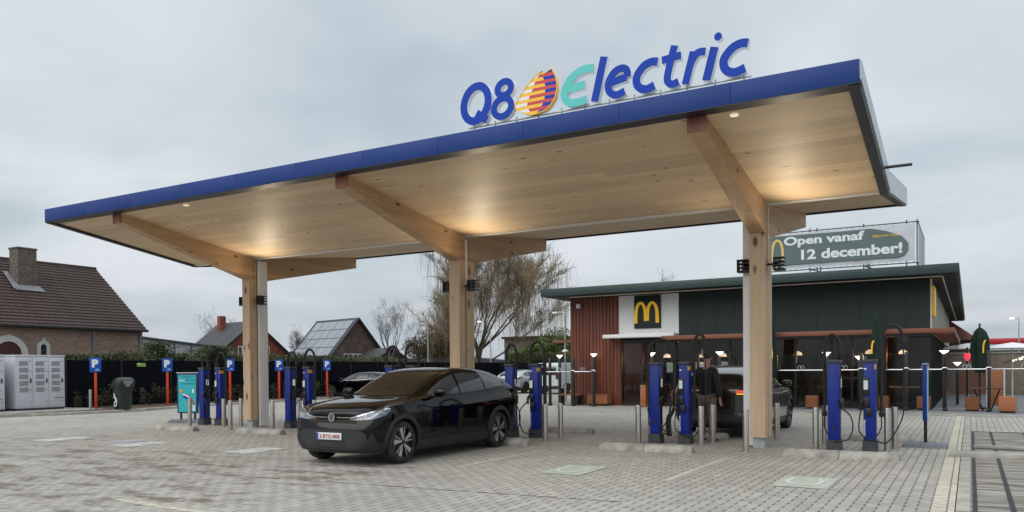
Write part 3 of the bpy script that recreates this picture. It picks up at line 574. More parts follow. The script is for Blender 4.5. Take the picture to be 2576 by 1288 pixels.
# sail emblem: striped, outline bounds by height
def sail():
    L_ = [(0, .20), (.08, .07), (.25, .0), (.5, .10), (.75, .28), (1, .52)]
    def ip(tb, t):
        for (a, u), (b, v) in zip(tb, tb[1:]):
            if t <= b: return u+(v-u)*(t-a)/(b-a)
        return tb[-1][1]
    LA = [(0, .40), (.05, .25), (.17, .07), (.27, 0), (.44, .09), (.68, .27), (.86, .44), (.99, .62), (1, .66)]
    RA = [(0, .5), (.02, .68), (.11, .82), (.30, .95), (.56, 1), (.77, .97), (.88, .93), (1, .87)]
    MI = [(0, .55), (.29, .70), (.60, .73), (.90, .66), (1, .84)]
    x0, z0, w, h = -6.30, 5.51, .76, .655; ns = 13
    body = MB(); ol = []
    for t in [i/24 for i in range(25)]: ol.append((x0+w*ip(LA, t), z0+h*t))
    orr = [(x0+w*ip(RA, i/24), z0+h*i/24) for i in range(24, -1, -1)]; ol = ol[:-1]+[(x0+w*.63, z0+h*.985), (x0+w*.665, z0+h*.90)]
    body.prism(ol+orr, YS+.0005, YS+.10, 'Y'); p = body.build('emblem', 'whiteled', sg, off=so_, smooth=False)
    cs = {'ly': MB(), 'whiteled': MB(), 'lr': MB(), 'lblue': MB()}
    for i in range(ns):
        a, b = i/ns, (i+1)/ns
        def band(f0, f1, key, dep):
            cs[key].add([(x0+w*f0(a), YS-dep, z0+h*a), (x0+w*f1(a), YS-dep, z0+h*a), (x0+w*f1(b), YS-dep, z0+h*b), (x0+w*f0(b), YS-dep, z0+h*b)], [(0, 1, 2, 3)])
        lf = lambda t: ip(LA, t); rf = lambda t: ip(RA, t); md = lambda t: ip(MI, t)+.10*(1 if i % 2 else 0)
        md2 = lambda t: lf(t)+(ip(MI, t)-lf(t))*(.42 if i % 2 else 1.0)
        if i == ns-1: band(lf, lambda t: .66-.03*(t-.92)/.08, 'ly', .004); band(lambda t: ip(MI, t), rf, 'lblue', .004)
        elif i % 2 == 0: band(lf, lambda t: ip(MI, t)+.0, 'ly', .004); band(lambda t: ip(MI, t)+.0, rf, 'lblue', .004)
        else: band(lf, md2, 'whiteled', .004); band(md2, rf, 'lr', .004)
    for k, mb in cs.items(): mb.build('stripes', k, p, off=so_, smooth=False)
    e = MB(); ribbon_solid(e, ol+orr, .014, YS-.010, YS+.05, True); e.build('rim', 'ly', p, off=so_)
sail()
q = MB(); q.tube([(-7.2, YS+.05, 5.49), (-2.6, YS+.05, 5.49)], .014, 6); q.tube([(-7.2, YS+.12, 5.47), (-2.6, YS+.12, 5.47)], .012, 6)
for i in range(12): q.tube([(-7.1+i*.4, YS+.06, 5.38), (-7.1+i*.4, YS+.06, 5.54)], .012, 6)
q.build('mounting_rail', 'galv', sg, off=so_)

# ------------------------------------------------------------------ charging islands
IX = [-1.83-3.35*k for k in range(6)]
INM = ['rightmost island', 'island where the man stands', "island at the black car's tail", "island behind the black car's roof", "island at the black car's nose", 'leftmost island by the teal banner']
def arc(x0, x1, z, top, n=10):
    r = (x1-x0)/2; cxm = (x0+x1)/2
    return [(cxm-r*math.cos(math.pi*i/n), z+(top-z)*math.sin(math.pi*i/n)) for i in range(n+1)]
def charger(k, side, face):
    x = IX[k]+(-.29 if side == 'left' else .29); y = 15.42 if side == 'right' else 15.34
    t = thing('charging_post', f'blue charging post, {side} one of the pair on the {INM[k]}', 'charging post', (x, y, 0), 0, 'blue charging posts under the canopy')
    MB().prism([(-.128, 0), (.128, 0), (.112, .19), (-.112, .19)], -.13, .13).build('base', 'cgrey', t, smooth=False)
    MB().box(-.1, .1, -.11, .11, .191, 1.56, .012).build('body', 'cblue', t)
    MB().box(-.118, .118, -.125, .125, 1.561, 1.62, .008).build('cap', 'cgrey', t)
    if face == 'front':
        p = MB().box(-.108, -.0, -.125, -.111, .98, 1.30, .012).build('panel', 'blk', t); MB().box(-.106, -.10, -.12, .08, .94, 1.29).build('panel', 'blk', t)
        MB().box(-.092, -.022, -.129, -.1255, 1.09, 1.25).build('screen', 'screen', p)
        p = MB().box(-.085, .005, -.15, -.111, .78, .95, .015).build('payment_terminal', 'blk', t); MB().box(-.06, .04, -.17, -.112, .62, .77, .015).build('connector_holster', 'blk', t)
        w = text_mb('KEMPOWER', .30, .030, .003, 0, .02); w.xf(Matrix.Translation((-.065, -.1145, .26)) @ Matrix.Rotation(-math.pi/2, 4, 'Y')); w.build('lettering', 'pwhite', t, smooth=False)
        MB().box(-.085, -.045, -.1145, -.1115, 1.44, 1.47).build('label', 'pwhite', t); MB().box(-.088, -.064, -.1145, -.1115, .245, .262).build('label', 'lr', t)
        MB().box(.085, .1025, -.1145, .02, 1.45, 1.53).build('warning_label', 'ly', t)
    else:
        q = MB().tube([(.01, -.111, .42), (.01, -.118, .42)], .03, 12).build('socket_cover', 'blk', t)
        p = MB().box(.1005, .112, -.07, .09, .95, 1.33, .006).build('panel', 'blk', t); MB().box(.1125, .115, -.03, .06, 1.12, 1.28).build('screen', 'screen', p)
        MB().box(.101, .15, -.05, .06, .74, .93, .01).build('connector_holster', 'blk', t); MB().box(-.104, -.1005, -.05, .02, 1.46, 1.53).build('warning_label', 'ly', t)
    return t, x, y
def cable(t, spec, y):
    """pole with a sprung arm and hanging cable; spec x values are offsets from the post"""
    px, top, ex, ez, low = spec; yy = .02
    pts = [(px, yy, .66), (px, yy, 1.2), (px, yy, top-.35)]
    a = arc(px, ex, top-.28, top, 12); pts += [(u, yy+.0, v) for u, v in a[1:-1]]; pts += [(ex, yy, ez)]
    MB().tube(pts, [.022, .03]+[.03]*(len(pts)-3)+[.026], 10).build('cable_arm', 'rubber', t)
    MB().lathe([(.02, 0), (.045, .01), (.05, .06), (.045, .13), (.02, .15)], 12, (ex, yy, ez-.12)).build('cable_weight', 'rubber', t)
    MB().lathe([(.02, 0), (.04, .01), (.042, .09), (.02, .1)], 12, (px, yy, .60)).build('arm_foot', 'rubber', t)
    sgn = 1 if px > 0 else -1
    # cable hangs down from the weight, loops and comes back up to the connector
    hx = -sgn*.13 if low[0] is None else low[0]
    c = smooth_poly([(ex, yy, ez-.1), (ex, yy-.01, 1.1), (ex-.01*sgn, yy-.05, .62), ((ex+hx)/2+.12*sgn, -.16, low[1]+.03), ((ex+hx)/2-.05*sgn, -.19, low[1]), (hx-.02*sgn, -.19, low[1]+.16), (hx, -.13, .78)], 7) if abs(ex) > .3 else smooth_poly([(ex, yy, ez-.1), (ex, yy-.02, 1.2), (ex+.02*sgn, -.12, .85), (hx-.16*sgn, -.18, .62), (hx-.19*sgn, -.18, .38), (hx-.10*sgn, -.17, low[1]), (0, -.155, low[1]-.03)], 7)
    MB().tube(c, .0125, 6).build('cable', 'rubber', t)
    MB().tube(smooth_poly([(px, yy, .6), (px, yy-.03, .42), (px-.05*sgn, yy-.05, .30), (sgn*.1, 0, .27)], 6), .012, 6).build('cable', 'rubber', t)
    MB().tube([(hx, -.13, .74), (hx+.01, -.16, .86), (hx+.03*sgn, -.14, .93)], [.018, .028, .02], 8).build('connector', 'blk', t)
spec = {(0, 'left'): (-.17, 2.07, .10, 1.80, (None, .20)), (0, 'right'): (.18, 2.22, .53, 1.98, (None, .18)),
        (1, 'left'): (-.15, 2.07, .36, 1.72, (None, .22)), (1, 'right'): (.17, 2.16, .40, 1.86, (None, .16)),
        (2, 'left'): (-.13, 2.05, .13, 1.70, (None, .2)), (2, 'right'): (.19, 2.10, -.14, 1.68, (None, .13)),
        (3, 'left'): (-.16, 2.08, .24, 1.7, (None, .2)), (3, 'right'): (.17, 2.12, -.22, 1.75, (None, .2)),
        (4, 'left'): (-.12, 2.0, .22, 1.75, (None, .2)), (4, 'right'): (.20, 2.06, -.16, 1.75, (None, .2)),
        (5, 'left'): (-.1, 1.98, .14, 1.7, (None, .2)), (5, 'right'): (.19, 2.03, -.16, 1.72, (None, .2))}
for k in range(6):
    for side in ('left', 'right'):
        t, x, y = charger(k, side, 'front' if side == 'right' else 'back'); cable(t, spec[(k, side)], y)
# red handled plug hanging at the busy island
pl = [c for c in kids([o for o in bpy.data.objects if o.get('label', '').startswith('blue charging post') and 'man stands' in o.get('label', '') and 'right one' in o['label']][0])]
MB().tube([(-.20, -.16, .86), (-.23, -.17, .98), (-.21, -.15, 1.06)], [.02, .035, .02], 8).build('red_connector', 'tail', pl[0].parent)
for dx, zt in ((-.22, .9), (-.26, .7), (-.19, .8)):
    MB().tube(smooth_poly([(-.12, -.15, zt), (dx, -.2, zt-.1), (dx-.06, -.2, .45), (dx-.05, -.18, .15)], 5), [.02]*13+[.02, .02, .02], 7).build('cable', 'rubber', pl[0].parent)

# bollards
BOL = [(-2.44, 15.34, 'front left', 0), (-2.41, 16.19, 'rear left', 0), (-1.27, 15.50, 'front right', 0), (-1.19, 15.95, 'rear right', 0),
       (-5.76, 15.10, 'front left', 1), (-5.76, 15.80, 'rear left', 1), (-4.52, 15.21, 'front right', 1), (-4.48, 15.87, 'rear right', 1),
       (-9.05, 15.10, 'front left', 2), (-9.05, 15.80, 'rear left', 2), (-7.66, 14.72, 'front right', 2), (-7.66, 15.44, 'rear right', 2),
       (-12.4, 15.10, 'front left', 3), (-11.2, 15.1, 'front right', 3), (-15.75, 15.9, 'rear left', 4), (-14.55, 15.2, 'front right', 4),
       (-18.76, 14.75, 'front left', 5), (-17.75, 15.05, 'front right', 5)]
bproto = None
def bollard(x, y, label, h=.765):
    global bproto
    if bproto is None:
        b = thing('bollard', label, 'bollard', (x, y, 0), 0, 'stainless steel bollards')
        MB().lathe([(.055, 0), (.055, .745), (.052, .757), (.0, .765)], 24).build('post', 'steel', b); MB().lathe([(.056, 0), (.075, 0), (.075, .006), (.056, .008)], 20).build('foot_ring', 'steel', b)
        bproto = b
    else:
        b = copy_tree(bproto); b.location = (x, y, 0); b['label'] = label
    return b
for x, y, w, k in BOL: bollard(x, y, f'steel bollard at the {w} of the {INM[k]}')
bollard(-16.55, 14.25, 'stainless steel bollard in front of the leftmost timber column, left of its wheel stop')
bollard(-15.30, 14.50, 'stainless steel bollard standing right of the leftmost timber column')
bollard(-17.35, 15.30, 'stainless steel bollard left of the foot of the leftmost timber column')
bollard(-3.45, 14.33, 'stainless steel bollard in front of the rightmost timber column')
bollard(-3.45, 16.95, 'stainless steel bollard behind the rightmost timber column')
bollard(-29.3, 18.55, 'stainless steel bollard on the planted strip beside the leftmost parking sign').location.z = .1

# wheel stops
def stop(x0, x1, y, label):
    t = thing('wheel_stop', label, 'wheel stop', ((x0+x1)/2, y, 0), 0, 'rounded concrete wheel stops')
    h = (x1-x0)/2; prof = [(-.13, 0), (-.125, .05), (-.09, .105), (-.03, .13), (.03, .13), (.09, .105), (.125, .05), (.13, 0)]
    for j, (a, b) in enumerate(((-h, -.006), (.006, h))):
        m_ = MB(); xs = [a, a+.05, b-.05, b] if True else []
        sc = [.80 if j == 0 else 1, 1, 1, 1 if j == 0 else .80]
        for xx, s_ in zip(xs, sc):
            for (yy, zz) in prof: m_.v.append((xx, yy*s_, zz*s_))
        for i in range(3):
            for q_ in range(7): m_.f.append((i*8+q_, i*8+q_+1, (i+1)*8+q_+1, (i+1)*8+q_))
            m_.f.append((i*8+7, i*8, (i+1)*8, (i+1)*8+7))
        m_.f += [tuple(range(8)), tuple(range(24, 32))[::-1]]
        m_.build('concrete_block', 'conc', t)
for (a, b, y, l) in [(-2.73, -.97, 13.95, 'at the front of the rightmost charging island'), (-5.97, -4.22, 13.72, 'at the front of the charging island where the man stands'),
                     (-9.25, -7.50, 13.75, 'half hidden behind the big black car'), (-15.62, -14.10, 13.68, 'in front of the leftmost timber column'), (-18.73, -16.96, 13.52, 'farthest left, by the teal banner'),
                     (-2.55, -.98, 17.4, 'at the rear of the rightmost charging island'), (-9.2, -7.53, 16.85, 'at the rear of the island behind the car tail'), (-15.9, -14.3, 17.2, 'at the rear, seen past the leftmost column'), (-5.9, -4.4, 16.75, 'under the tail of the charging car')]:
    stop(a, b, y, 'grey concrete wheel stop '+l)

# ------------------------------------------------------------------ cars
def car_body(P, paint, name='body'):
    st = P['st']; rows = []
    for (y, zb, xs, Wd, zsx, xb, zbt, xr, zr, bow) in st:
        r = [(0, zb), (Wd*.5, zb), (xs, zb+.03), (Wd-.012, zb+.17), (Wd, .58 if zsx > .62 else zsx-.06), (Wd-.004, zsx), (xb, zbt)]
        gx = xb+(xr-xb)*.5+.03; gz = zbt+(zr-.07-zbt)*.5
        r += [(gx, gz), (xr, zr-.065), (xr-.07, zr-.015), (xr*.5, zr), (0, zr+.006)]
        sh_ = [0, 0, 0, 0, -.018, .0, .05, .07, .08, .08, .08, .08] if y < -2.1 else [0]*12
        rows.append([(x, y+bow*(x/.9)**2+sh_[k], z) for k, (x, z) in enumerate(r)])
    n = 12; bm = bmesh.new(); V = []
    for r in rows:
        right = [bm.verts.new(p) for p in r]; left = [right[0]]+[bm.verts.new((-p[0], p[1], p[2])) for p in r[1:-1]]+[right[-1]]
        V.append((right, left))
    for i in range(len(rows)-1):
        for s_ in (0, 1):
            for j in range(n-1):
                q_ = [V[i][s_][j], V[i][s_][j+1], V[i+1][s_][j+1], V[i+1][s_][j]]
                f = bm.faces.new(q_ if s_ else q_[::-1]); f.material_index = 1 if j <= 2 else 0
    for i in (0, len(rows)-1):
        for j in range(n-1):
            a, b, c, d = V[i][0][j], V[i][0][j+1], V[i][1][j+1], V[i][1][j]
            vs = []; [vs.append(v) for v in (a, b, c, d) if v not in vs]
            f = bm.faces.new(vs); f.material_index = 1 if j <= 3 else 0
    bmesh.ops.recalc_face_normals(bm, faces=bm.faces)
    cl = bm.edges.layers.float.new('crease_edge')
    for i in range(len(rows)-1):
        for s_ in (0, 1):
            for j, c in ((2, .6), (5, .75), (6, .5)):
                e = bm.edges.get((V[i][s_][j], V[i+1][s_][j]))
                if e: e[cl] = c
    me = bpy.data.meshes.new(name); bm.to_mesh(me); bm.free(); me.materials.append(M[paint]); me.materials.append(M['clad']); me.materials.append(M['hole'])
    o = bpy.data.objects.new(name, me); COL.objects.link(o)
    sd = o.modifiers.new('s', 'SUBSURF'); sd.levels = 2; sd.render_levels = 2
    dg = bpy.context.evaluated_depsgraph_get(); dg.update(); ev = o.evaluated_get(dg); me2 = bpy.data.meshes.new_from_object(ev)
    o.modifiers.clear(); o.data = me2
    bvh = BVHTree.FromPolygons([v.co.copy() for v in me2.vertices], [tuple(p.vertices) for p in me2.polygons])
    cut = MB()
    for wy in P['wy']:
        for s_ in (-1, 1): cut.tube([(s_*.60, wy, P['wr']), (s_*1.2, wy, P['wr'])], P['wr']+.045, 40)
    co = cut.build('cut', 'hole'); co.data.materials.clear(); [co.data.materials.append(M[a]) for a in (paint, 'clad', 'hole')]
    for p in co.data.polygons: p.material_index = 2
    bo = o.modifiers.new('b', 'BOOLEAN'); bo.object = co; bo.operation = 'DIFFERENCE'; bo.solver = 'EXACT'
    dg = bpy.context.evaluated_depsgraph_get(); dg.update(); me3 = bpy.data.meshes.new_from_object(o.evaluated_get(dg)); o.modifiers.clear(); o.data = me3
    bpy.data.objects.remove(co); me3.shade_smooth(); me3.set_sharp_from_angle(angle=R(32))
    return o, bvh
def lerp_tab(tb, t):
    if t <= tb[0][0]: return tb[0][1]
    for (a, u), (b, v) in zip(tb, tb[1:]):
        if t <= b: return u+(v-u)*(t-a)/(b-a)
    return tb[-1][1]
def patch(bvh, lo, hi, s0, s1, frame, ns=16, nt_=6, off=.006, th=.004):
    """thin curved panel that follows the body: (s, t) -> ray origin by frame()"""
    g = []
    for i in range(ns+1):
        s_ = s0+(s1-s0)*i/ns; col = []
        for j in range(nt_+1):
            t_ = lerp_tab(lo, s_)+(lerp_tab(hi, s_)-lerp_tab(lo, s_))*j/nt_
            o, d = frame(s_, t_); h = bvh.ray_cast(Vector(o), Vector(d).normalized())
            if h[0] is None: col.append(None)
            else:
                nn = h[1]; nn = nn if nn.dot(Vector(d)) < 0 else -nn; col.append((h[0], nn))
        g.append(col)
    mb = MB(); idx = {}
    for i, c in enumerate(g):
        for j, h in enumerate(c):
            if h: idx[i, j] = len(mb.v); mb.v += [tuple(h[0]+h[1]*off), tuple(h[0]+h[1]*(off-th-.004))]
    for i in range(ns):
        for j in range(nt_):
            k = [(i, j), (i+1, j), (i+1, j+1), (i, j+1)]
            if all(a in idx for a in k):
                q_ = [idx[a] for a in k]; mb.f += [tuple(q_)]
    return mb
fX = lambda sg_: (lambda s_, t_: ((sg_*2, s_, t_), (-sg_, 0, 0)))
fFront = lambda s_, t_: ((s_, -4, t_), (0, 1, 0))
fRear = lambda s_, t_: ((s_, 4, t_), (0, -1, 0))
def fDiag(sg_, front=-1):
    d = Vector((-sg_*.55, -front*.835, 0)); u = Vector((.835*sg_, .55*front*-1, 0)) # u along the surface going outwards/backwards
    u = Vector((sg_*.835, -front*.55, 0))
    return lambda s_, t_: (tuple(u*s_-d*4+Vector((0, 0, t_))), tuple(d))
def wheel(t, x, y, r, side, fancy=True):
    w_ = .225; sx_ = side
    prof = [(r*.73, -w_/2), (r*.80, -w_/2-.004), (r*.93, -w_/2+.006), (r*.985, -w_/2+.03), (r, -w_/2+.06), (r, w_/2-.06), (r*.985, w_/2-.03), (r*.93, w_/2-.006), (r*.80, w_/2+.004), (r*.73, w_/2), (r*.69, 0)]
    tb = MB(); n = 48
    v = []; f = []
    for (rr, zz) in prof:
        for k in range(n): a = 2*math.pi*k/n; v.append((x+zz, y+rr*math.cos(a), r+rr*math.sin(a)))
    for i in range(len(prof)):
        j = (i+1) % len(prof)
        for k in range(n): f.append((i*n+k, i*n+(k+1) % n, j*n+(k+1) % n, j*n+k))
    wo = tb.add(v, f).build('wheel', 'tyre', t)
    xo = x+sx_*(w_/2-.035); R1 = r*.735
    MB().lathe([(R1, -.05), (R1, .03), (R1*.93, .034), (R1*.92, -.02), (.05, -.03)], 40, (xo, y, r), 'X' if True else '').xf(Matrix.Identity(4)).build('rim_barrel', 'rimd', wo) if sx_ > 0 else MB().lathe([(R1, .05), (R1, -.03), (R1*.93, -.034), (R1*.92, .02), (.05, .03)], 40, (xo, y, r), 'X').build('rim_barrel', 'rimd', wo)
    sp = MB(); sd = MB()
    for k in range(5):
        for tw, w0, w1 in ((-.16, .014, .016), (.22, .016, .085)):
            a = 2*math.pi*k/5+.3; a2 = a+tw*1.15; n_ = 4
            pts = []
            c0 = (math.cos(a)*.03, math.sin(a)*.03); c1 = (math.cos(a2)*R1*.93, math.sin(a2)*R1*.93)
            dd = Vector(c1)-Vector(c0); dd.normalize(); nn = Vector((-dd.y, dd.x))
            P0 = Vector(c0); P1 = Vector(c1)
            quadp = [P0-nn*w0/2, P0+nn*w0/2, P1+nn*w1/2, P1-nn*w1/2]
            xa = xo+sx_*.012; xb_ = xo+sx_*.032
            vv = [(xa, y+p.x, r+p.y) for p in quadp]+[(xb_, y+p.x, r+p.y) for p in quadp]
            sp.add(vv, [(0, 1, 2, 3), (7, 6, 5, 4), (0, 1, 5, 4), (1, 2, 6, 5), (2, 3, 7, 6), (3, 0, 4, 7)])
    sp.build('rim', 'rims' if fancy else 'rimd', wo, smooth=False)
    MB().lathe([(.035, 0), (.035, sx_*.04), (.0, sx_*.045)], 16, (xo, y, r), 'X').build('hub_cap', 'rimd', wo)
def arch(t, x, y, r, side, bvh, m='clad', w=.075):
    mb = MB(); n = 26; pr = []
    for i in range(n+1):
        a = R(-12)+(math.pi+R(24))*i/n
        for rr in (r+.036, r+.036+w):
            yy = y+rr*math.cos(a); zz = r+rr*math.sin(a); h = bvh.ray_cast(Vector((side*2, yy, zz)), Vector((-side, 0, 0)))
            xx = h[0].x if h[0] else side*.88
            pr.append((xx, yy, zz))
    for i in range(0, len(pr), 2):
        a, b = pr[i], pr[i+1]; mx_ = max(abs(a[0]), abs(b[0]))
        mb.v += [(side*(mx_+.016), a[1], a[2]), (side*(abs(b[0])+.006), b[1], b[2]), (side*(abs(a[0])-.16), a[1], a[2])]
    for i in range(n):
        a = 3*i; b = 3*i+3; mb.f += [(a, a+1, b+1, b), (a, b, b+2, a+2)]
    mb.build('arch_trim', m, t)

ID = dict(wy=(-1.50, 1.50), wr=.348, st=[
    (-2.26, .32, .46, .62, .60, .62, .70, .48, .80, .12),
    (-2.24, .22, .62, .76, .66, .75, .78, .58, .86, .14),
    (-2.16, .19, .76, .865, .72, .845, .85, .64, .91, .13),
    (-1.95, .18, .84, .92, .80, .90, .915, .68, .96, .05),
    (-1.52, .17, .86, .935, .84, .895, .975, .69, 1.02, 0),
    (-1.05, .16, .87, .93, .85, .89, 1.015, .71, 1.05, 0),
    (-.88, .16, .87, .93, .85, .885, 1.035, .72, 1.10, 0),
    (-.50, .16, .87, .93, .86, .88, 1.05, .715, 1.295, 0),
    (-.05, .16, .87, .93, .87, .88, 1.06, .70, 1.485, 0),
    (.35, .16, .87, .93, .88, .88, 1.075, .69, 1.55, 0),
    (.90, .16, .87, .93, .89, .88, 1.10, .68, 1.55, 0),
    (1.40, .16, .865, .94, .91, .89, 1.13, .66, 1.51, 0),
    (1.85, .18, .85, .94, .93, .89, 1.16, .63, 1.445, 0),
    (2.15, .22, .80, .92, .95, .87, 1.15, .60, 1.365, -.02),
    (2.28, .26, .74, .89, .96, .84, 1.10, .61, 1.20, -.06),
    (2.36, .30, .66, .83, .93, .78, 1.04, .60, 1.08, -.10),
    (2.40, .38, .52, .68, .85, .64, .95, .48, .98, -.10)])
def make_car(t, P, paint, front_detail=True, plate=None, lit=False, rimfancy=True):
    b, bvh = car_body(P, paint); b.parent = t
    for s_ in (1, -1):
        top = [(-.72, 1.085), (-.5, 1.19), (-.2, 1.32), (.1, 1.405), (.5, 1.445), (.9, 1.435), (1.2, 1.395), (1.45, 1.33), (1.65, 1.25), (1.72, 1.21)]
        low = [(-.72, 1.07), (.2, 1.085), (1.0, 1.125), (1.72, 1.19)]
        for a, c in ((-.70, .17), (.23, 1.02), (1.08, 1.70)):
            patch(bvh, low, top, a, c, fX(s_), 14, 6).build('side_window', 'sglass', t, recalc=False)
        patch(bvh, [(-.8, 1.052), (.2, 1.067), (1.0, 1.107), (1.8, 1.178)], [(-.8, 1.062), (.2, 1.077), (1.0, 1.117), (1.8, 1.188)], -.78, 1.74, fX(s_), 20, 1, off=.008).build('window_trim', 'chrome' if not front_detail else 'blk', t)
        for wy in P['wy']:
            wheel(t, s_*.80, wy, P['wr'], s_, rimfancy); arch(t, s_, wy, P['wr'], s_, bvh)
        q = MB(); q.lathe([(.0, -.11), (.05, -.10), (.075, -.03), (.075, .04), (.05, .1), (.0, .11)], 14, (0, 0, 0), 'X'); q.xf(Matrix.Translation((s_*1.01, -.62, 1.12)) @ Matrix.Diagonal((1, .75, 1, 1))); mo = q.build('mirror', paint, t)
        MB().tube([(s_*.87, -.62, 1.05), (s_*.96, -.62, 1.08)], .022, 8).build('mirror_arm', 'blk', mo)
        for yy in (.02, .98):
            h = bvh.ray_cast(Vector((s_*2, yy, .885)), Vector((-s_, 0, 0)))[0]; MB().box(h.x-.004 if s_ > 0 else h.x-.018, h.x+.018 if s_ > 0 else h.x+.004, yy-.10, yy+.10, .872, .902, .008).build('door_handle', paint, t)
        for yy in (-.93, .195, 1.06):
            patch(bvh, [(yy-.1, .42), (yy+.1, .42)], [(yy-.1, 1.0), (yy+.1, 1.0)], yy-.003, yy+.003, fX(s_), 1, 14, off=.0015).build('door_gap', 'hole', t, recalc=False)
        # headlamp and tail lamp
        if front_detail:
            h_ = patch(bvh, [(-.90, .725), (-.7, .72), (-.48, .745), (-.30, .80), (-.24, .87)], [(-.90, .755), (-.7, .80), (-.48, .855), (-.30, .90), (-.24, .90)], -.88, -.245, fDiag(s_), 18, 6)
            h_.build('headlight', 'lamp', t, recalc=False)
            patch(bvh, [(-.90, .752), (-.7, .787), (-.48, .842), (-.30, .887), (-.24, .892)], [(-.90, .762), (-.7, .803), (-.48, .86), (-.30, .903), (-.24, .905)], -.88, -.25, fDiag(s_), 16, 1, off=.010).build('light_strip', 'chrome', t)
        patch(bvh, [(-.85, .96), (-.6, .94), (-.42, .97), (-.25, 1.0)], [(-.85, 1.02), (-.6, 1.04), (-.42, 1.05), (-.25, 1.02)], -.85, -.26, fDiag(s_, 1), 14, 4).build('tail_light', 'tail', t, recalc=False)
    for s_ in (1, -1): patch(bvh, [(-.86, .80), (-.30, .93)], [(-.86, .806), (-.30, .936)], -.84, -.32, fDiag(s_), 10, 1, off=.0015).build('bonnet_gap', 'hole', t, recalc=False)
    patch(bvh, [(-.72, 1.085), (0, 1.065), (.72, 1.085)], [(-.64, 1.11), (-.615, 1.36), (-.59, 1.455), (0, 1.475), (.59, 1.455), (.615, 1.36), (.64, 1.11)], -.64, .64, fFront, 24, 14).build('windscreen', 'cglass', t, recalc=False)
    patch(bvh, [(-.6, 1.12), (.6, 1.12)], [(-.6, 1.20), (-.5, 1.335), (.5, 1.335), (.6, 1.20)], -.6, .6, fRear, 16, 8).build('rear_window', 'cglass', t, recalc=False)
    patch(bvh, [(-.66, .985), (.66, .985)], [(-.66, 1.0), (.66, 1.0)], -.66, .66, fRear, 18, 1, off=.009).build('tail_light_bar', 'tail', t)
    if lit:
        for s_ in (1, -1):
            patch(bvh, [(.45, .965), (.8, .965)], [(.45, 1.01), (.8, 1.03)], .50, .77, lambda a, c, s_=s_: ((s_*a, 4, c), (0, -1, 0)), 6, 2, off=.010).build('brake_light', 'taillit', t)
            patch(bvh, [(.45, .935), (.76, .935)], [(.45, .955), (.76, .955)], .52, .72, lambda a, c, s_=s_: ((s_*a, 4, c), (0, -1, 0)), 6, 1, off=.010).build('indicator', 'amber', t)
            patch(bvh, [(.5, .48), (.8, .48)], [(.5, .55), (.8, .55)], .56, .70, lambda a, c, s_=s_: ((s_*a, 4, c), (0, -1, 0)), 4, 2, off=.006).build('rear_reflector', 'tail', t)
    if front_detail:
        patch(bvh, [(-.72, .34), (-.5, .27), (.5, .27), (.72, .34)], [(-.72, .50), (-.60, .57), (.60, .57), (.72, .50)], -.71, .71, fFront, 24, 6, off=.004).build('lower_grille', 'grille', t, recalc=False)
        for zz in (.30, .335, .37):
            patch(bvh, [(-.5, zz), (.5, zz)], [(-.5, zz+.010), (.5, zz+.010)], -.36, .36, fFront, 16, 1, off=.008).build('grille_bar', 'hole', t)
        patch(bvh, [(-.60, .675), (.60, .675)], [(-.60, .725), (.60, .725)], -.50, .50, fFront, 20, 1, off=.005).build('upper_grille', 'hole', t, recalc=False)
        for a, c in ((-.50, -.10), (.10, .50)): patch(bvh, [(a, .757), (c, .757)], [(a, .768), (c, .768)], a, c, fFront, 12, 1, off=.009).build('light_bar', 'chrome', t)
        for s_ in (1, -1):
            patch(bvh, [(-.75, .29), (-.42, .29)], [(-.75, .33), (-.62, .36), (-.52, .55), (-.42, .34)], -.73, -.44, fDiag(s_), 10, 6, off=.014).build('bumper_intake', 'clad', t)
        hy = bvh.ray_cast(Vector((0, -4, .76)), Vector((0, 1, 0)))[0].y
        e = ribbon_solid(MB(), ell(0, .76, .060, .060, 0, 350, 35), .012, hy-.024, hy-.004, True).build('emblem_ring', 'chrome', t)
        MB().cyl(0, 0, 0, .006, .055, 20).xf(Matrix.Translation((0, hy-.010, .76)) @ Matrix.Rotation(R(90), 4, 'X')).build('emblem_back', 'blk', e)
        v_ = MB(); ribbon_solid(v_, [(-.026, .805), (0, .763), (.026, .805)], .011, hy-.022, hy-.014); ribbon_solid(v_, [(-.048, .782), (-.024, .715), (0, .757), (.024, .715), (.048, .782)], .011, hy-.0225, hy-.0145); v_.build('emblem_letters', 'chrome', e, smooth=False)
        hp = bvh.ray_cast(Vector((0, -4, .46)), Vector((0, 1, 0)))[0].y
        pt = MB().box(-.26, .26, hp-.028, hp-.012, .412, .522, .004).build('number_plate', 'plate', t)
        shift(text_mb('2·BTG·808', .42, .062, .003, 0, .01), -.19, hp-.032, .436).build('plate_text', 'platered', pt, smooth=False); MB().box(-.255, -.215, hp-.0305, hp-.0282, .416, .518).build('plate_band', 'plateblue', pt)
    return t, bvh
c1 = thing('parked_car', 'glossy black electric crossover parked nose towards the road under the canopy', 'car', (-8.80, 11.74, 0))
make_car(c1, ID, 'paint'); c1.scale = (1, 1, 1)
c2 = thing('parked_car', 'dark grey crossover charging with its red tail lights lit behind the rightmost column', 'car', (-4.72, 18.98, 0), math.pi)
make_car(c2, ID, 'paint2', front_detail=False, lit=True, rimfancy=False); c2.scale = (.96, .96, 1.0)
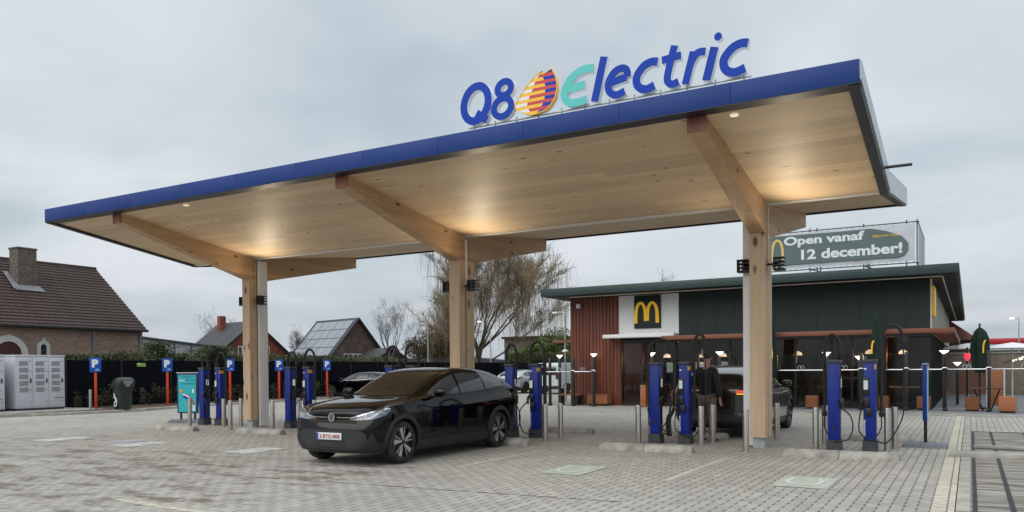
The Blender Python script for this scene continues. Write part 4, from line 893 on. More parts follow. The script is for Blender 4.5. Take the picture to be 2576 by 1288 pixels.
# a rail of roof bars and tailgate plate recess on the charging car
for s_ in (1, -1): MB().tube([(s_*.60, -.0, 1.48), (s_*.58, .2, 1.55), (s_*.575, 1.1, 1.53), (s_*.56, 1.5, 1.46)], .016, 8).build('roof_rail', 'chrome', c2)
MB().box(-.2, .2, 2.39, 2.42, .62, .68, .01).build('boot_handle', 'blk', c2)
c3 = thing('parked_car', 'black saloon parked nose-in against the black fence behind the big car', 'car', (-28.6, 33.6, 0), -math.pi/2)
for o in kids(c1):
    if o.name.split('.')[0] in ('body', 'side_window', 'window_trim', 'mirror', 'windscreen', 'rear_window', 'wheel', 'headlight', 'tail_light', 'arch_trim'): copy_tree(o, c3)
c3.scale = (1, 1.02, .92)
for o in kids(c3):
    if o.name.startswith('window_trim'): o.data = o.data.copy(); o.data.materials[0] = M['chrome']
c4 = thing('parked_car', 'silver hatchback parked beside the white van, seen between the charging posts', 'car', (-24.6, 44.5, 0), math.pi)
for o in kids(c2):
    if o.name.split('.')[0] in ('body', 'side_window', 'mirror', 'windscreen', 'rear_window', 'wheel', 'tail_light', 'arch_trim'):
        k_ = copy_tree(o, c4)
        if o.name.startswith(('body', 'mirror')): k_.data = k_.data.copy(); k_.data.materials[0] = M['paint3']
c4.scale = (.95, .95, .95)
# white van
vn = thing('delivery_van', 'small white delivery van parked beyond the left wind screen', 'van', (-21.7, 44.4, 0), math.pi)
sidep = [(-2.2, .35), (-2.25, .75), (-2.05, 1.02), (-1.35, 1.18), (-.75, 1.75), (-.4, 1.86), (2.05, 1.86), (2.2, 1.75), (2.25, .35)]
bm = bmesh.new()
vr = [bm.verts.new((.88 - (.12 if z > 1.3 else 0), y, z)) for y, z in sidep]; vl = [bm.verts.new((-.88 + (.12 if z > 1.3 else 0), y, z)) for y, z in sidep]
bm.faces.new(vr); bm.faces.new(vl[::-1])
for i in range(len(sidep)): bm.faces.new([vr[i], vl[i], vl[(i+1) % len(sidep)], vr[(i+1) % len(sidep)]])
bmesh.ops.recalc_face_normals(bm, faces=bm.faces); bmesh.ops.bevel(bm, geom=bm.edges[:], offset=.06, segments=3, affect='EDGES', profile=.6)
bm.verts.index_update(); MB().add([v.co for v in bm.verts], [[v.index for v in f.verts] for f in bm.faces]).build('body', 'paintw', vn); bm.free()
for s_ in (1, -1):
    MB().add([(s_*.865, -1.2, 1.12), (s_*.865, -.45, 1.12), (s_*.79, -.45, 1.6), (s_*.80, -.85, 1.6)], [(0, 1, 2, 3)]).build('side_window', 'cglass', vn)
    MB().box(s_*.885-.01, s_*.885+.01, -2.0, 2.0, .45, .58).build('side_strip', 'clad', vn)
    for wy in (-1.35, 1.4): wheel(vn, s_*.80, wy, .33, s_, False)
    MB().box(s_*.62-.12, s_*.62+.12, 2.22, 2.27, .9, 1.35, .01).build('tail_light', 'tail', vn)
MB().add([(-.68, -1.30, 1.22), (.68, -1.30, 1.22), (.62, -.84, 1.68), (-.62, -.84, 1.68)], [(0, 1, 2, 3)]).xf(Matrix.Translation((0, -.03, .02))).build('windscreen', 'cglass', vn)
MB().box(-.5, .5, 2.24, 2.262, 1.15, 1.6, .01).build('rear_window', 'cglass', vn); MB().box(-.82, .82, 2.2, 2.32, .32, .5, .03).build('bumper', 'clad', vn)

# ------------------------------------------------------------------ person by the charger
def skin(name, pts, edges, radii, m, parent, lev=2, root=0):
    me = bpy.data.meshes.new(name); me.from_pydata(pts, edges, []); o = bpy.data.objects.new(name, me); COL.objects.link(o)
    md = o.modifiers.new('k', 'SKIN'); md.use_smooth_shade = True
    for i, r in enumerate(radii):
        sv = me.skin_vertices[0].data[i]; sv.radius = r if isinstance(r, tuple) else (r, r); sv.use_root = (i == root)
    s_ = o.modifiers.new('s', 'SUBSURF'); s_.levels = lev
    dg = bpy.context.evaluated_depsgraph_get(); dg.update(); m2 = bpy.data.meshes.new_from_object(o.evaluated_get(dg)); o.modifiers.clear(); o.data = m2
    m2.materials.clear(); m2.materials.append(M[m]); m2.shade_smooth()
    if parent: o.parent = parent
    return o
pp = thing('person', 'man in dark jacket and brown trousers standing with his back turned', 'person', (-4.64, 16.05, 0), R(-12))
J = [(0, 0, .93), (0, .0, 1.10), (0, -.01, 1.30), (0, -.02, 1.44), (0, -.01, 1.53), (0, .015, 1.60), (0, .02, 1.69), (0, .02, 1.76),       # 0-7 spine and head
     (.17, -.01, 1.42), (.235, -.01, 1.15), (.25, .05, .92), (.25, .07, .86),     # 8-11 right arm (hangs)
     (-.17, -.01, 1.42), (-.24, .06, 1.17), (-.25, .27, 1.08), (-.25, .33, 1.07),    # 12-15 left arm reaching to the post
     (.09, 0, .88), (.11, .02, .48), (.12, -.02, .09), (.13, .10, .035),               # 16-19 right leg
     (-.09, 0, .88), (-.12, .04, .48), (-.13, .02, .09), (-.15, .14, .035)]            # 20-23
E_ = [(0, 1), (1, 2), (2, 3), (3, 4), (4, 5), (5, 6), (6, 7), (3, 8), (8, 9), (9, 10), (10, 11), (3, 12), (12, 13), (13, 14), (14, 15), (0, 16), (16, 17), (17, 18), (18, 19), (0, 20), (20, 21), (21, 22), (22, 23)]
RD = [(.11, .085), (.12, .09), (.15, .11), (.12, .085), .05, .065, (.075, .095), (.06, .07),   .055, .038, .026, .022, .055, .038, .026, .022, .075, .052, .038, .034, .085, .058, .04, .035]
# hands: palm then five fingers each side
def hand(base, down, side, thumb, curl):
    global J, E_, RD
    b = len(J); B = Vector(base); d = Vector(down).normalized(); s_ = Vector(side).normalized()
    J.append(tuple(B+d*.05)); RD.append((.034, .018)); return b
fing = []
for hb, base, dn, sd, cu in ((11, (.25, .07, .86), (0, .15, -1), (0, 1, 0), (0, .0, 0)), (15, (-.25, .33, 1.07), (.1, 1, -.1), (0, 0, 1), (0, 0, 0))):
    B = Vector(base); d = Vector(dn).normalized(); s_ = Vector(sd); cdir = d.cross(s_)
    J.append(tuple(B+d*.045)); RD.append(.026); pi = len(J)-1; E_.append((hb, pi))
    for k, ln in enumerate((.070, .078, .074, .058)):
        o = B+d*.075+s_*(.026-.0175*k); a = o+d*ln*.5+cdir*.010; c = a+d*ln*.4+cdir*.026
        fing.append([tuple(B+d*.04+s_*(.018-.012*k)), tuple(o), tuple(a), tuple(c)])
    o = B+d*.02+s_*.03; fing.append([tuple(B+d*.01+s_*.012), tuple(o+d*.01+s_*.008), tuple(o+d*.042+s_*.018+cdir*.01), tuple(o+d*.062+s_*.014+cdir*.018)])
for fc in fing:
    b = len(J); J += fc; RD += [.010, .0095, .009, .0075]; E_ += [(b, b+1), (b+1, b+2), (b+2, b+3)]
    near = min(range(24, 26) if False else [i for i in range(24) if i in (11, 15)], key=lambda i: (Vector(J[i])-Vector(fc[0])).length); E_.append((near, b))
skin('body', J, E_, RD, 'skin', pp)
sel = list(range(0, 5))+[8, 9, 10, 12, 13, 14]
def sub(idx, rs, m, name, mod=None):
    mp = {k: i for i, k in enumerate(idx)}; pts = [J[k] for k in idx]
    if mod: pts = [mod.get(k, J[k]) for k in idx]
    return skin(name, pts, [(mp[a], mp[b]) for a, b in E_ if a in mp and b in mp], rs, m, pp)
sub([0, 1, 2, 3, 4, 8, 9, 10, 12, 13, 14], [(.185, .15), (.175, .145), (.185, .145), (.16, .12), .075, .090, .075, .058, .090, .075, .058], 'jacket', 'jacket', {0: (0, 0, .84), 10: (.25, .055, .89)})
sub([0, 16, 17, 18, 20, 21, 22], [(.155, .13), .12, .09, .075, .12, .09, .075], 'trous', 'trousers')
skin('hair', [(0, .005, 1.66), (0, .0, 1.735), (0, .02, 1.80)], [(0, 1), (1, 2)], [(.078, .085), (.088, .10), (.055, .065)], 'hair', pp)
for s_ in (1, -1):
    skin('ear', [(s_*.088, .03, 1.67), (s_*.094, .025, 1.705)], [(0, 1)], [.014, .018], 'skin', pp)
    bx = .13 if s_ > 0 else -.145; by = 0 if s_ > 0 else .03
    skin('shoe', [(bx*.95, by-.05, .04), (bx, by+.05, .045), (bx*1.05, by+.17, .032)], [(0, 1), (1, 2)], [(.045, .04), (.05, .045), (.045, .03)], 'shoe', pp)

# ------------------------------------------------------------------ pole stand, banner stand, bin, P signs
ps = thing('sign_stand', 'narrow blue sign post seen edge-on, on a grey square foot', 'sign', (-.72, 16.6, 0), R(0))
q = MB()
for k in range(4):
    a0 = math.pi/2*k+.01; a1 = math.pi/2*(k+1)-.01; a0 += .785; a1 += .785
    q.add([(0.03*math.cos((a0+a1)/2), .03*math.sin((a0+a1)/2), .09), (.50*math.cos(a0), .50*math.sin(a0)*.75, .07), (.50*math.cos(a1), .50*math.sin(a1)*.75, .07),
           (0.03*math.cos((a0+a1)/2), .03*math.sin((a0+a1)/2), 0), (.52*math.cos(a0), .52*math.sin(a0)*.75, 0), (.52*math.cos(a1), .52*math.sin(a1)*.75, 0)], [(0, 1, 2), (3, 5, 4), (0, 1, 4, 3), (1, 2, 5, 4), (2, 0, 3, 5)])
q.build('foot', 'baseplate', ps, smooth=False)
MB().tube([(0, 0, .05), (0, 0, .55)], .03, 10).build('stem', 'blk', ps)
MB().box(-.035, .035, -.30, .30, .50, 1.52, .01).build('panel', 'cblue', ps); MB().box(-.045, .045, -.31, .31, 1.522, 1.545, .004).build('top_rail', 'galv', ps)
MB().box(.0355, .038, -.26, .26, .54, 1.48).build('poster', 'tealpale', ps)

bs = thing('banner_stand', 'teal advertising banner in a navy frame on a grey foot, left of the charging posts', 'banner', (-20.1, 15.75, 0), R(13))
MB().prism([(-.55, 0), (.55, 0), (.38, .1), (-.38, .1)], -.28, .28).build('foot', 'baseplate', bs, smooth=False)
q = MB(); q.box(-.27, -.22, -.02, .02, .08, .36); q.box(.22, .27, -.02, .02, .08, .36); q.build('legs', 'blk', bs)
MB().box(-.36, .36, -.025, .025, .28, 1.46, .01).build('frame', 'navy', bs)
po = MB().box(-.31, .31, -.032, -.027, .32, 1.41).build('poster', 'teal', bs); MB().box(-.38, .38, -.03, .03, 1.462, 1.49, .004).build('top_rail', 'galv', bs)
for (tx, x0, z0, w_, h_, mm_) in [('Scan', -.27, 1.22, .2, .07, 'pwhite'), ('laad nu op', -.06, 1.24, .32, .045, 'tealdark'), ('snel & groen', -.2, 1.13, .46, .05, 'tealdark'), ('100% elektrisch', -.16, 1.34, .32, .03, 'tealdark'), ('meer info', -.1, 1.05, .3, .03, 'tealpale')]:
    shift(text_mb(tx, w_, h_, .002, 0, .01), x0, -.035, z0).build('poster_text', mm_, po, smooth=False)
MB().lathe([(.0, 0), (.06, .0), (.06, .003), (0, .003)], 20, (-.2, -.0355, .93), 'Y').build('poster_graphic', 'oran', po)
g_ = MB(); ribbon_solid(g_, smooth_poly([(-.15, .83), (.0, .80), (.14, .70), (.22, .56), (.25, .42)], 5), .05, -.036, -.0335); g_.build('poster_graphic', 'lr', po, smooth=False)
g_ = MB(); ribbon_solid(g_, smooth_poly([(-.14, .78), (.0, .73), (.10, .62)], 5), .07, -.0372, -.0345); g_.build('poster_graphic', 'lblue', po, smooth=False)
g_ = MB(); ribbon_solid(g_, smooth_poly([(-.15, .84), (-.02, .80), (.08, .74)], 5), .04, -.0378, -.0348); g_.build('poster_graphic', 'pwhite', po, smooth=False)
g_ = MB(); ribbon_solid(g_, ell(-.12, .52, .10, .10, 0, 345, 24), .012, -.036, -.0335, True); ribbon_solid(g_, [(-.12, .52), (-.06, .57)], .012, -.0365, -.034); g_.build('poster_graphic', 'tealpale', po, smooth=False)
MB().box(.19, .27, -.0362, -.0335, .35, .52).build('poster_graphic', 'pwhite', po); MB().box(.18, .24, -.0355, -.0332, .88, 1.0).build('poster_graphic', 'pwhite', po)

bn = thing('waste_bin', 'dark green hooded litter bin with a grey flap and white litter symbol', 'bin', (-27.9, 18.95, .1), R(86))
MB().lathe([(.27, .0), (.28, .03), (.31, .35), (.32, .80), (.30, .80)], 28).build('body', 'bin', bn)
pr_ = [(.31, .80), (.30, .93), (.24, 1.05), (.14, 1.14), (.0, 1.20), (-.16, 1.215), (-.30, 1.17), (-.38, 1.09), (-.30, .80)]
hd = MB()
for sx2, sc in ((-.31, .86), (-.27, .97), (-.15, 1), (.15, 1), (.27, .97), (.31, .86)):
    for (yy, zz) in pr_: hd.v.append((sx2, yy*sc, .80+(zz-.80)*sc))
for i in range(5):
    for k in range(8): hd.f.append((i*9+k, i*9+k+1, (i+1)*9+k+1, (i+1)*9+k))
hd.f += [tuple(range(9)), tuple(range(45, 54))[::-1]]
hd.build('hood', 'bin', bn, ang=50)
MB().add([(-.22, -.385, 1.09), (.22, -.385, 1.09), (.06, -.335, .86), (-.06, -.335, .86)], [(0, 1, 2, 3)]).xf(Matrix.Rotation(0, 4, 'Z')).build('flap', 'bingrey', bn)
sy = MB(); ribbon_solid(sy, ell(-.0, .22, .07, .09, 0, 345, 20), .03, -.325, -.312, True); ribbon_solid(sy, smooth_poly([(-.05, .62), (-.02, .5), (.04, .42), (.08, .3)], 4), .045, -.33, -.315); ribbon_solid(sy, [(-.09, .45), (-.03, .52)], .03, -.335, -.32)
for p in range(len(sy.v)):
    x_, y_, z_ = sy.v[p]; sy.v[p] = (x_, y_+.31*(1-math.cos(x_/.31)), z_)
sy.xf(Matrix.Rotation(R(-85), 4, 'Z')).build('litter_symbol', 'pwhite', bn, smooth=False)

PS = [(-28.95, 18.55, 'leftmost, beside the short bollard'), (-29.28, 21.94, 'second from the left, between litter bin and banner'), (-29.5, 25.4, 'third from the left, seen just left of the column'), (-29.6, 28.5, 'fourth from the left, seen just right of the column'), (-29.7, 32.0, 'fifth from the left, beside the black saloon')]
for i, (x, y, w) in enumerate(PS):
    t = thing('parking_sign', 'blue P sign on orange-red post, '+w, 'parking sign', (x, y, .08), R(58), 'parking signs along the fence')
    MB().box(-.045, .045, -.045, .045, 0, 1.55, .006).build('post', 'orange', t)
    p = MB().box(-.20, .20, -.065, -.05, 1.44, 2.0, .012).build('plate', 'pblue', t)
    shift(text_mb('P', .22, .31, .004, 0, .06), -.12, -.070, 1.62).build('letter', 'pwhite', p, smooth=False)
    q = MB(); q.box(-.02, .13, -.069, -.0655, 1.50, 1.545); q.box(.01, .10, -.0692, -.0655, 1.546, 1.575); q.build('car_symbol', 'plight', p, smooth=False)

# ------------------------------------------------------------------ power cabinets
def cabinet(y0, y1, label):
    t = thing('power_cabinet', label, 'cabinet', (-30.3, y0, .125), 0, 'grey-white power cabinets at the left edge')
    L = y1-y0; MB().box(-1.0, 0, 0, L, .08, 2.0, .012).build('cabinet_body', 'cab', t); MB().box(-.95, -.03, .03, L-.03, 0, .08).build('plinth', 'cgrey', t); MB().box(-1.02, .02, -.02, L+.02, 2.0, 2.06, .01).build('roof', 'cab', t)
    n = 3
    for i in range(n):
        a = .04+i*(L-.06)/n; b = a+(L-.06)/n-.02
        d = MB().box(.002, .022, a, b, .14, 1.95, .006).build('door', 'cab', t)
        for k in range(5):
            q = MB(); z = 1.66-k*.245
            for j in range(6): q.box(.0225, .030, a+.09, b-.16, z+j*.03, z+j*.03+.016)
            q.build('louvre', 'louv', d, smooth=False)
        MB().box(.0225, .045, b-.10, b-.05, 1.02, 1.18, .006).build('handle', 'blk', d)
        q = MB()
        for z in (.3, .75, 1.45, 1.82): q.box(.0225, .035, b-.10, b-.06, z, z+.035)
        q.build('hinge', 'louv', d)
    MB().box(.024, .028, L-.42, L-.34, .43, .46).build('logo', 'redlogo', t); shift(faceX(text_mb('KEMPOWER', .25, .03, .003, 0, .01)), .0275, L-.33, .43).build('lettering', 'cgrey', t, smooth=False)
cabinet(16.32, 18.16, 'grey-white three-door power cabinet with louvred doors, the whole one at the left')
cabinet(13.9, 15.95, 'grey-white power cabinet cut off by the left edge of the photo')

# ------------------------------------------------------------------ fences, hedges, planting
fc = thing('fence', 'long black privacy fence behind the planted strip on the left', 'fence', (-31.5, 14, 0)); o2 = (-31.5, 14, 0)
MB().box(-31.53, -31.5, 14, 53, .1, 2.02).build('fence_panel', 'fence', fc, off=o2, smooth=False)
for i in range(17): MB().box(-31.50, -31.46, 14.02+i*2.43, 14.08+i*2.43, .1, 2.05).build('fence_post', 'blk', fc, off=o2)
fd = thing('fence', 'black privacy fence across the far end of the parking bays', 'fence', (-31.5, 53, 0)); o2 = (-31.5, 53, 0)
MB().box(-31.5, -14, 53, 53.03, 0, 2.02).build('fence_panel', 'fence', fd, off=o2, smooth=False)
for i in range(8): MB().box(-31.4+i*2.43, -31.34+i*2.43, 52.95, 52.995, 0, 2.05).build('fence_post', 'blk', fd, off=o2)
nl = thing('notice', 'small lime green notice fixed to the black fence', 'sign', (-31.44, 22.05, 1.75)); MB().box(0, .01, 0, .42, 0, .16).build('plate', mat('notice_green', (.25, .4, .06), .5), nl); MB().box(.0105, .012, .02, .16, .1, .15).build('print', 'pwhite', nl)

def leaves(mb, fn, n, size, rr=rnd):
    for _ in range(n):
        c = fn(rr)
        if c is None: continue
        c = Vector(c); s_ = size*(.6+.8*rr.random()); a = Vector((rr.uniform(-1, 1), rr.uniform(-1, 1), rr.uniform(-.6, 1))).normalized(); b = a.cross(Vector((rr.uniform(-1, 1), rr.uniform(-1, 1), rr.uniform(-1, 1)))).normalized()
        mb.add([c-b*s_*.32, c+a*s_*.5, c+b*s_*.32, c+a*s_*1.1], [(0, 1, 3), (0, 3, 2)] if False else [(0, 1, 2), (1, 3, 2)])
def shrub(x, y, rx, ry, h, n, size, m, label, z0=0, name='shrub', cat='shrub', group=None, clump=7, rr=rnd, low=.1):
    t = thing(name, label, cat, (x, y, z0), 0, group); q = MB(); cl = []
    for _ in range(clump): cl.append((rr.uniform(-.62, .62)*rx, rr.uniform(-.62, .62)*ry, rr.uniform(low+.15, .78)*h, rr.uniform(.30, .55)))
    def fn(r_):
        c = r_.choice(cl); d = Vector((r_.gauss(0, 1), r_.gauss(0, 1), r_.gauss(0, 1))).normalized()*(r_.random()**.4)
        z = c[2]+d.z*c[3]*h*.5
        return (c[0]+d.x*c[3]*rx, c[1]+d.y*c[3]*ry, max(.03, z))
    leaves(q, fn, n, size, rr); q.build('foliage', m, t, smooth=False, recalc=False)
    s_ = MB()
    for c in cl: s_.tube([(0, 0, 0), (c[0]*.5, c[1]*.5, c[2]*.55), (c[0], c[1], c[2])], [.05, .03, .012], 5)
    s_.build('stem', 'bark', t); return t
# hedge behind the left fence: individual bushes that make one row
hh = [(19.6, .42, 2.25), (21.0, .5, 2.3), (22.6, .45, 2.45), (23.9, .25, 2.9), (25.0, .5, 2.4), (26.8, .5, 2.62), (27.2, .25, 2.8), (28.6, .5, 2.35), (30.5, .6, 2.40), (32.6, .6, 2.35), (34.8, .6, 2.4), (37.2, .6, 2.35), (40, .6, 2.35)]
hd_ = thing('hedge', 'straggly green hedge showing above the black fence on the left', 'hedge', (-32.6, 19, 0)); q = MB(); s2 = MB()
for (y, r_, h) in hh:
    def fn(r2, y=y, r_=r_, h=h): return (r2.uniform(-.55, .55), y-19+r2.gauss(0, .62*r_/.5), max(.3, h-.95*abs(r2.gauss(0, .55))-.02))
    leaves(q, fn, 2500, .10)
for i in range(60): s2.tube([(rnd.uniform(-.2, .2), i*.36, 0), (rnd.uniform(-.4, .4), i*.36+rnd.uniform(-.3, .3), 2.2)], [.02, .006], 4)
q.build('foliage', 'leafd', hd_, smooth=False, recalc=False); s2.build('stem', 'bark', hd_)
lp = MB()
for i in range(70):
    y = 18.9+i*.21; x = -31.0+rnd.uniform(-.25, .25); h = rnd.uniform(.45, .95)
    def fn(r2, x=x, y=y, h=h): return (x+r2.gauss(0, .06), y+r2.gauss(0, .05), .1+h*r2.random()**.7)
    leaves(lp, fn, 90, .07)
tag(lp.build('planting', 'plants', smooth=False, recalc=False), 'low scraggly hedging plants along the foot of the black fence', 'hedge plants', kind='stuff')
leafl = MB()
leaves(leafl, lambda r2: (r2.uniform(-31.2, -28.9), r2.uniform(19, 34), .105), 1600, .06)
tag(leafl.build('dead_leaves', 'leafb', smooth=False, recalc=False), 'fallen brown leaves on the planted strip', 'leaves', kind='stuff')
shrub(-36.5, 33.5, 1.6, 2.4, 2.85, 5200, .11, 'leafy', 'yellowish green clipped hedge mass in front of the red brick house')
shrub(-38.5, 39.5, 2.2, 3.0, 2.95, 5200, .12, 'leafy', 'yellowish green hedge mass left of the steep grey-roofed house')
shrub(-35.2, 43.5, 2.0, 2.4, 2.5, 3800, .12, 'leafy', 'mossy low bush below the steep grey-roofed house')
shrub(-29.2, 55.5, 3.3, 1.8, 4.8, 19000, .19, 'leaf', 'big bright evergreen bush left of the restaurant', clump=12)
shrub(-40.4, 57, 2.9, 2, 5.0, 13000, .17, 'leafb', 'brown and green shrub left of the middle timber column', clump=12)
hx = thing('hedge', 'dark clipped hedge behind the far black fence', 'hedge', (-31.3, 53.9, 0)); q = MB(); s2 = MB()
leaves(q, lambda r2: (r2.uniform(0, 16), r2.uniform(-.4, .4), 2.75-abs(r2.gauss(0, .35))), 8000, .12)
for i in range(40): s2.tube([(i*.4, 0, 0), (i*.4+rnd.uniform(-.2, .2), 0, 2.4)], [.03, .01], 4)
q.build('foliage', 'leafd', hx, smooth=False, recalc=False); s2.build('stem', 'bark', hx)

# ------------------------------------------------------------------ trees
def branchy(mb, p, d, L, r, depth, rr, tips, spread=.55, up=.15, seg=4):
    p = Vector(p); d = Vector(d).normalized(); pts = [p.copy()]; rs = [r]
    for i in range(seg):
        d = (d+Vector((rr.uniform(-.16, .16), rr.uniform(-.16, .16), rr.uniform(-.08, .12)+up*.3))).normalized(); p = p+d*L/seg; pts.append(p.copy()); rs.append(r*(1-.5*(i+1)/seg))
    mb.tube(pts, rs, 6 if depth > 2 else 4 if depth > 0 else 3, cap=False)
    if depth == 0: tips.append((p.copy(), d.copy())); return
    for k in range(rr.choice((2, 3, 3)) if depth > 1 else 4):
        i = rr.randint(max(1, seg-3), seg); nd = (d+Vector((rr.uniform(-1, 1), rr.uniform(-1, 1), rr.uniform(-.4, .8)))*spread+Vector((0, 0, up))).normalized()
        branchy(mb, pts[i], nd, L*rr.uniform(.6, .82), rs[i]*.66, depth-1, rr, tips, spread, up, seg)
def bare_tree(x, y, h, label, seed, depth=5, r0=.16, name='bare_tree'):
    rr = random.Random(seed); t = thing(name, label, 'tree', (x, y, 0), 0, 'bare winter trees behind the houses'); tr = MB(); tips = []
    tr.tube([(0, 0, 0), (.05, 0, h*.15), (0, .05, h*.3)], [r0*1.3, r0, r0*.85], 8); tr.build('trunk', 'bark', t)
    c = MB()
    for k in range(4): branchy(c, (0, .05, h*.28), (rr.uniform(-.7, .7), rr.uniform(-.5, .5), 1), h*.27, r0*.55, depth-1, rr, tips)
    for p, d in tips:
        for _ in range(3): e = p+(d+Vector((rr.uniform(-1, 1), rr.uniform(-1, 1), rr.uniform(-.5, 1)))*.8)*h*.045; c.tube([p, e], [.008, .004], 3, cap=False)
    c.build('crown', 'twigd', t, smooth=False, recalc=False); return t
def willow(x, y):
    rr = random.Random(11); t = thing('weeping_willow', 'large leafless weeping willow with yellow-brown hanging twigs, behind the middle column', 'tree', (x, y, 0)); tr = MB()
    tr.tube([(0, 0, 0), (.05, 0, 1.2), (-.1, 0, 2.5), (0, 0, 3.3)], [.32, .24, .20, .16], 12); limbs = []
    def limb(p, d, L, r, dep):
        p = Vector(p); d = Vector(d).normalized(); pts = [p.copy()]; rs = [r]
        for i in range(6):
            d = (d+Vector((rr.uniform(-.14, .14), rr.uniform(-.14, .14), rr.uniform(-.10, .14)))).normalized(); p = p+d*L/6; pts.append(p.copy()); rs.append(max(.012, r*(1-.6*(i+1)/6)))
        tr.tube(pts, rs, 7 if dep > 1 else 4, cap=False); limbs.append(pts)
        if dep > 0:
            for k in range(3 if dep > 1 else 4):
                i = rr.randint(2, 6); nd = d+Vector((rr.uniform(-1, 1), rr.uniform(-1, 1), rr.uniform(-.3, .55)))*.75; limb(pts[i], nd, L*rr.uniform(.55, .8), rs[i]*.62, dep-1)
    for (dx, dy, dz, L) in [(-.45, .1, 1.0, 5.0), (-.15, -.3, 1.2, 5.4), (.25, .2, 1.15, 5.8), (.55, -.1, 1.05, 5.6), (.85, .2, .8, 5.4), (-.8, -.1, .9, 4.6), (.1, .6, 1.0, 4.8), (.75, -.4, 1.0, 5.4), (-.6, .5, 1, 5), (1.0, 0, .5, 4.8), (-1.0, .2, .55, 4.2), (.9, .5, .6, 5.0), (-.3, -.2, 1.1, 4.6)]:
        limb((0, 0, 1.6+rr.random()*1.7), (dx, dy, dz), L, .095, 3)
    tr.build('trunk', 'barkol', t)
    c = MB(); starts = [p for l in limbs for p in l[2:] if p.z > 2.6]
    for _ in range(4300):
        p = rr.choice(starts).copy(); a = rr.uniform(0, 6.28); o = Vector((math.cos(a), math.sin(a), 0)); hi = min(1, max(0, (p.z-3)/6)); edge = min(1, math.hypot(p.x, p.y)/4.2)
        L = min(p.z-1.4, rr.uniform(.4, 1.1+3.2*edge**1.5)); out_ = rr.uniform(.3, .9)*(1.1-.5*edge); r_ = rr.uniform(.006, .012)
        pts = [p, p+o*out_*.5+Vector((0, 0, .30)), p+o*out_*.95+Vector((0, 0, .20-.1*L)), p+o*out_*1.2+Vector((rr.uniform(-.1, .1), 0, -L*.55)), p+o*out_*1.28+Vector((rr.uniform(-.2, .2), 0, -L))]
        c.tube(pts, [r_*1.2, r_, r_*.9, r_*.7, r_*.4], 3, cap=False)
    for l in limbs:
        for i in range(2, len(l)):
            d = (l[i]-l[i-1]).normalized()
            for _ in range(2):
                dd = (d*.7+Vector((rr.uniform(-1, 1), rr.uniform(-1, 1), rr.uniform(-.2, .9)))*.8).normalized(); L = rr.uniform(.5, 1.5); p = l[i-1].lerp(l[i], rr.random()); r_ = rr.uniform(.008, .014)
                c.tube([p, p+dd*L*.5, p+dd*L*.85+Vector((0, 0, -.08*L)), p+dd*L*1.1+Vector((0, 0, -.35*L))], [r_*1.3, r_, r_*.7, r_*.4], 3, cap=False)
    c.build('crown', 'twig', t, smooth=False, recalc=False)
willow(-35.3, 56)
bare_tree(-52.5, 66, 8.6, 'spreading bare tree right of the steep grey-roofed house', 3)
bare_tree(-43.5, 63, 9.0, 'bare tree directly left of the weeping willow', 5)
bare_tree(-48.5, 72, 7.6, 'smaller bare tree between the steep-roofed house and the willow', 8)
bare_tree(-86, 71, 8.6, 'thin bare tree left of the red brick house', 9, r0=.12); bare_tree(-83.5, 73.5, 8.0, 'thin bare tree touching the roof of the red brick house', 10, r0=.12)
bare_tree(-70, 70, 7.0, 'bare tree between the two distant houses', 12); bare_tree(-66.5, 71, 6.2, 'low bare tree beside the gable of the steep-roofed house', 14)
bare_tree(-22.5, 66, 9.2, 'bare tree showing left of the restaurant roof', 15); bare_tree(-46.5, 52, 4.4, 'small bare orchard tree in front of the brown brick house', 18, depth=4, r0=.08)

# ------------------------------------------------------------------ left brick house
hs = thing('brick_house', 'long brown brick house with dark tiled roof and chimney at the left', 'house', (-35.5, 25.2, 0)); oh = (-35.5, 25.2, 0)
XW, XRd = -35.5, -39.4; YE, Y0 = 25.2, 8.0; ZE, ZR = 3.74, 6.87
MB().box(-43.2, XW, Y0, YE, 0, ZE).build('wall', 'brick', hs, smooth=False, off=oh)
MB().prism([(-43.2, ZE), (XW, ZE), (XRd, ZR-.1)], YE-.2, YE+.002, 'Y').build('gable_wall', 'brickx', hs, smooth=False, off=oh)
sl_ = (ZR-ZE)/(XW-XRd); rf = MB(); nr = 22
for i in range(nr):   # courses of tiles stepped down the slope
    xa = XRd+(XW+.28-XRd)*i/nr; xb = XRd+(XW+.28-XRd)*(i+1)/nr; za = ZR-(xa-XRd)*sl_; zb_ = ZR-(xb-XRd)*sl_
    rf.prism([(xa, za+.015), (xb+.03, zb_+.055), (xb+.03, zb_+.0), (xa, za-.06)], Y0, YE+.12, 'Y')
rf.prism([(XRd, ZR), (-43.5, ZE-.2), (-43.5, ZE-.3), (XRd, ZR-.1)], Y0, YE+.12, 'Y')
ro = rf.build('roof', 'tiles', hs, smooth=False, off=oh)
MB().tube([(XRd, Y0, ZR+.02), (XRd, YE+.14, ZR+.02)], .09, 10).build('ridge_tiles', 'tiles', ro, off=oh)
MB().box(XW-.0+.16, XW+.32, Y0, YE+.15, ZE-.26, ZE-.14, .02).build('gutter', 'blk', hs, off=oh)
for y in (22.65, 25.05): MB().tube([(XW+.06, y, 0), (XW+.06, y, ZE-.15)], .045, 8).build('downpipe', 'lead', hs, off=oh)
q = MB(); [q.box(XW+.001, XW+.03+.012*k, Y0, YE, ZE-.24-.09*(2-k), ZE-.24-.09*(2-k)+.07) for k in range(3)]; q.build('cornice', 'brickx', hs, smooth=False, off=oh)
ch = MB().box(-38.3, -37.6, 20.45, 21.3, 5.2, 7.2).build('chimney', 'chim', ro, off=oh); MB().box(-38.34, -37.56, 20.41, 21.34, 7.2, 7.28, .02).build('chimney_cap', 'chim', ro, off=oh)
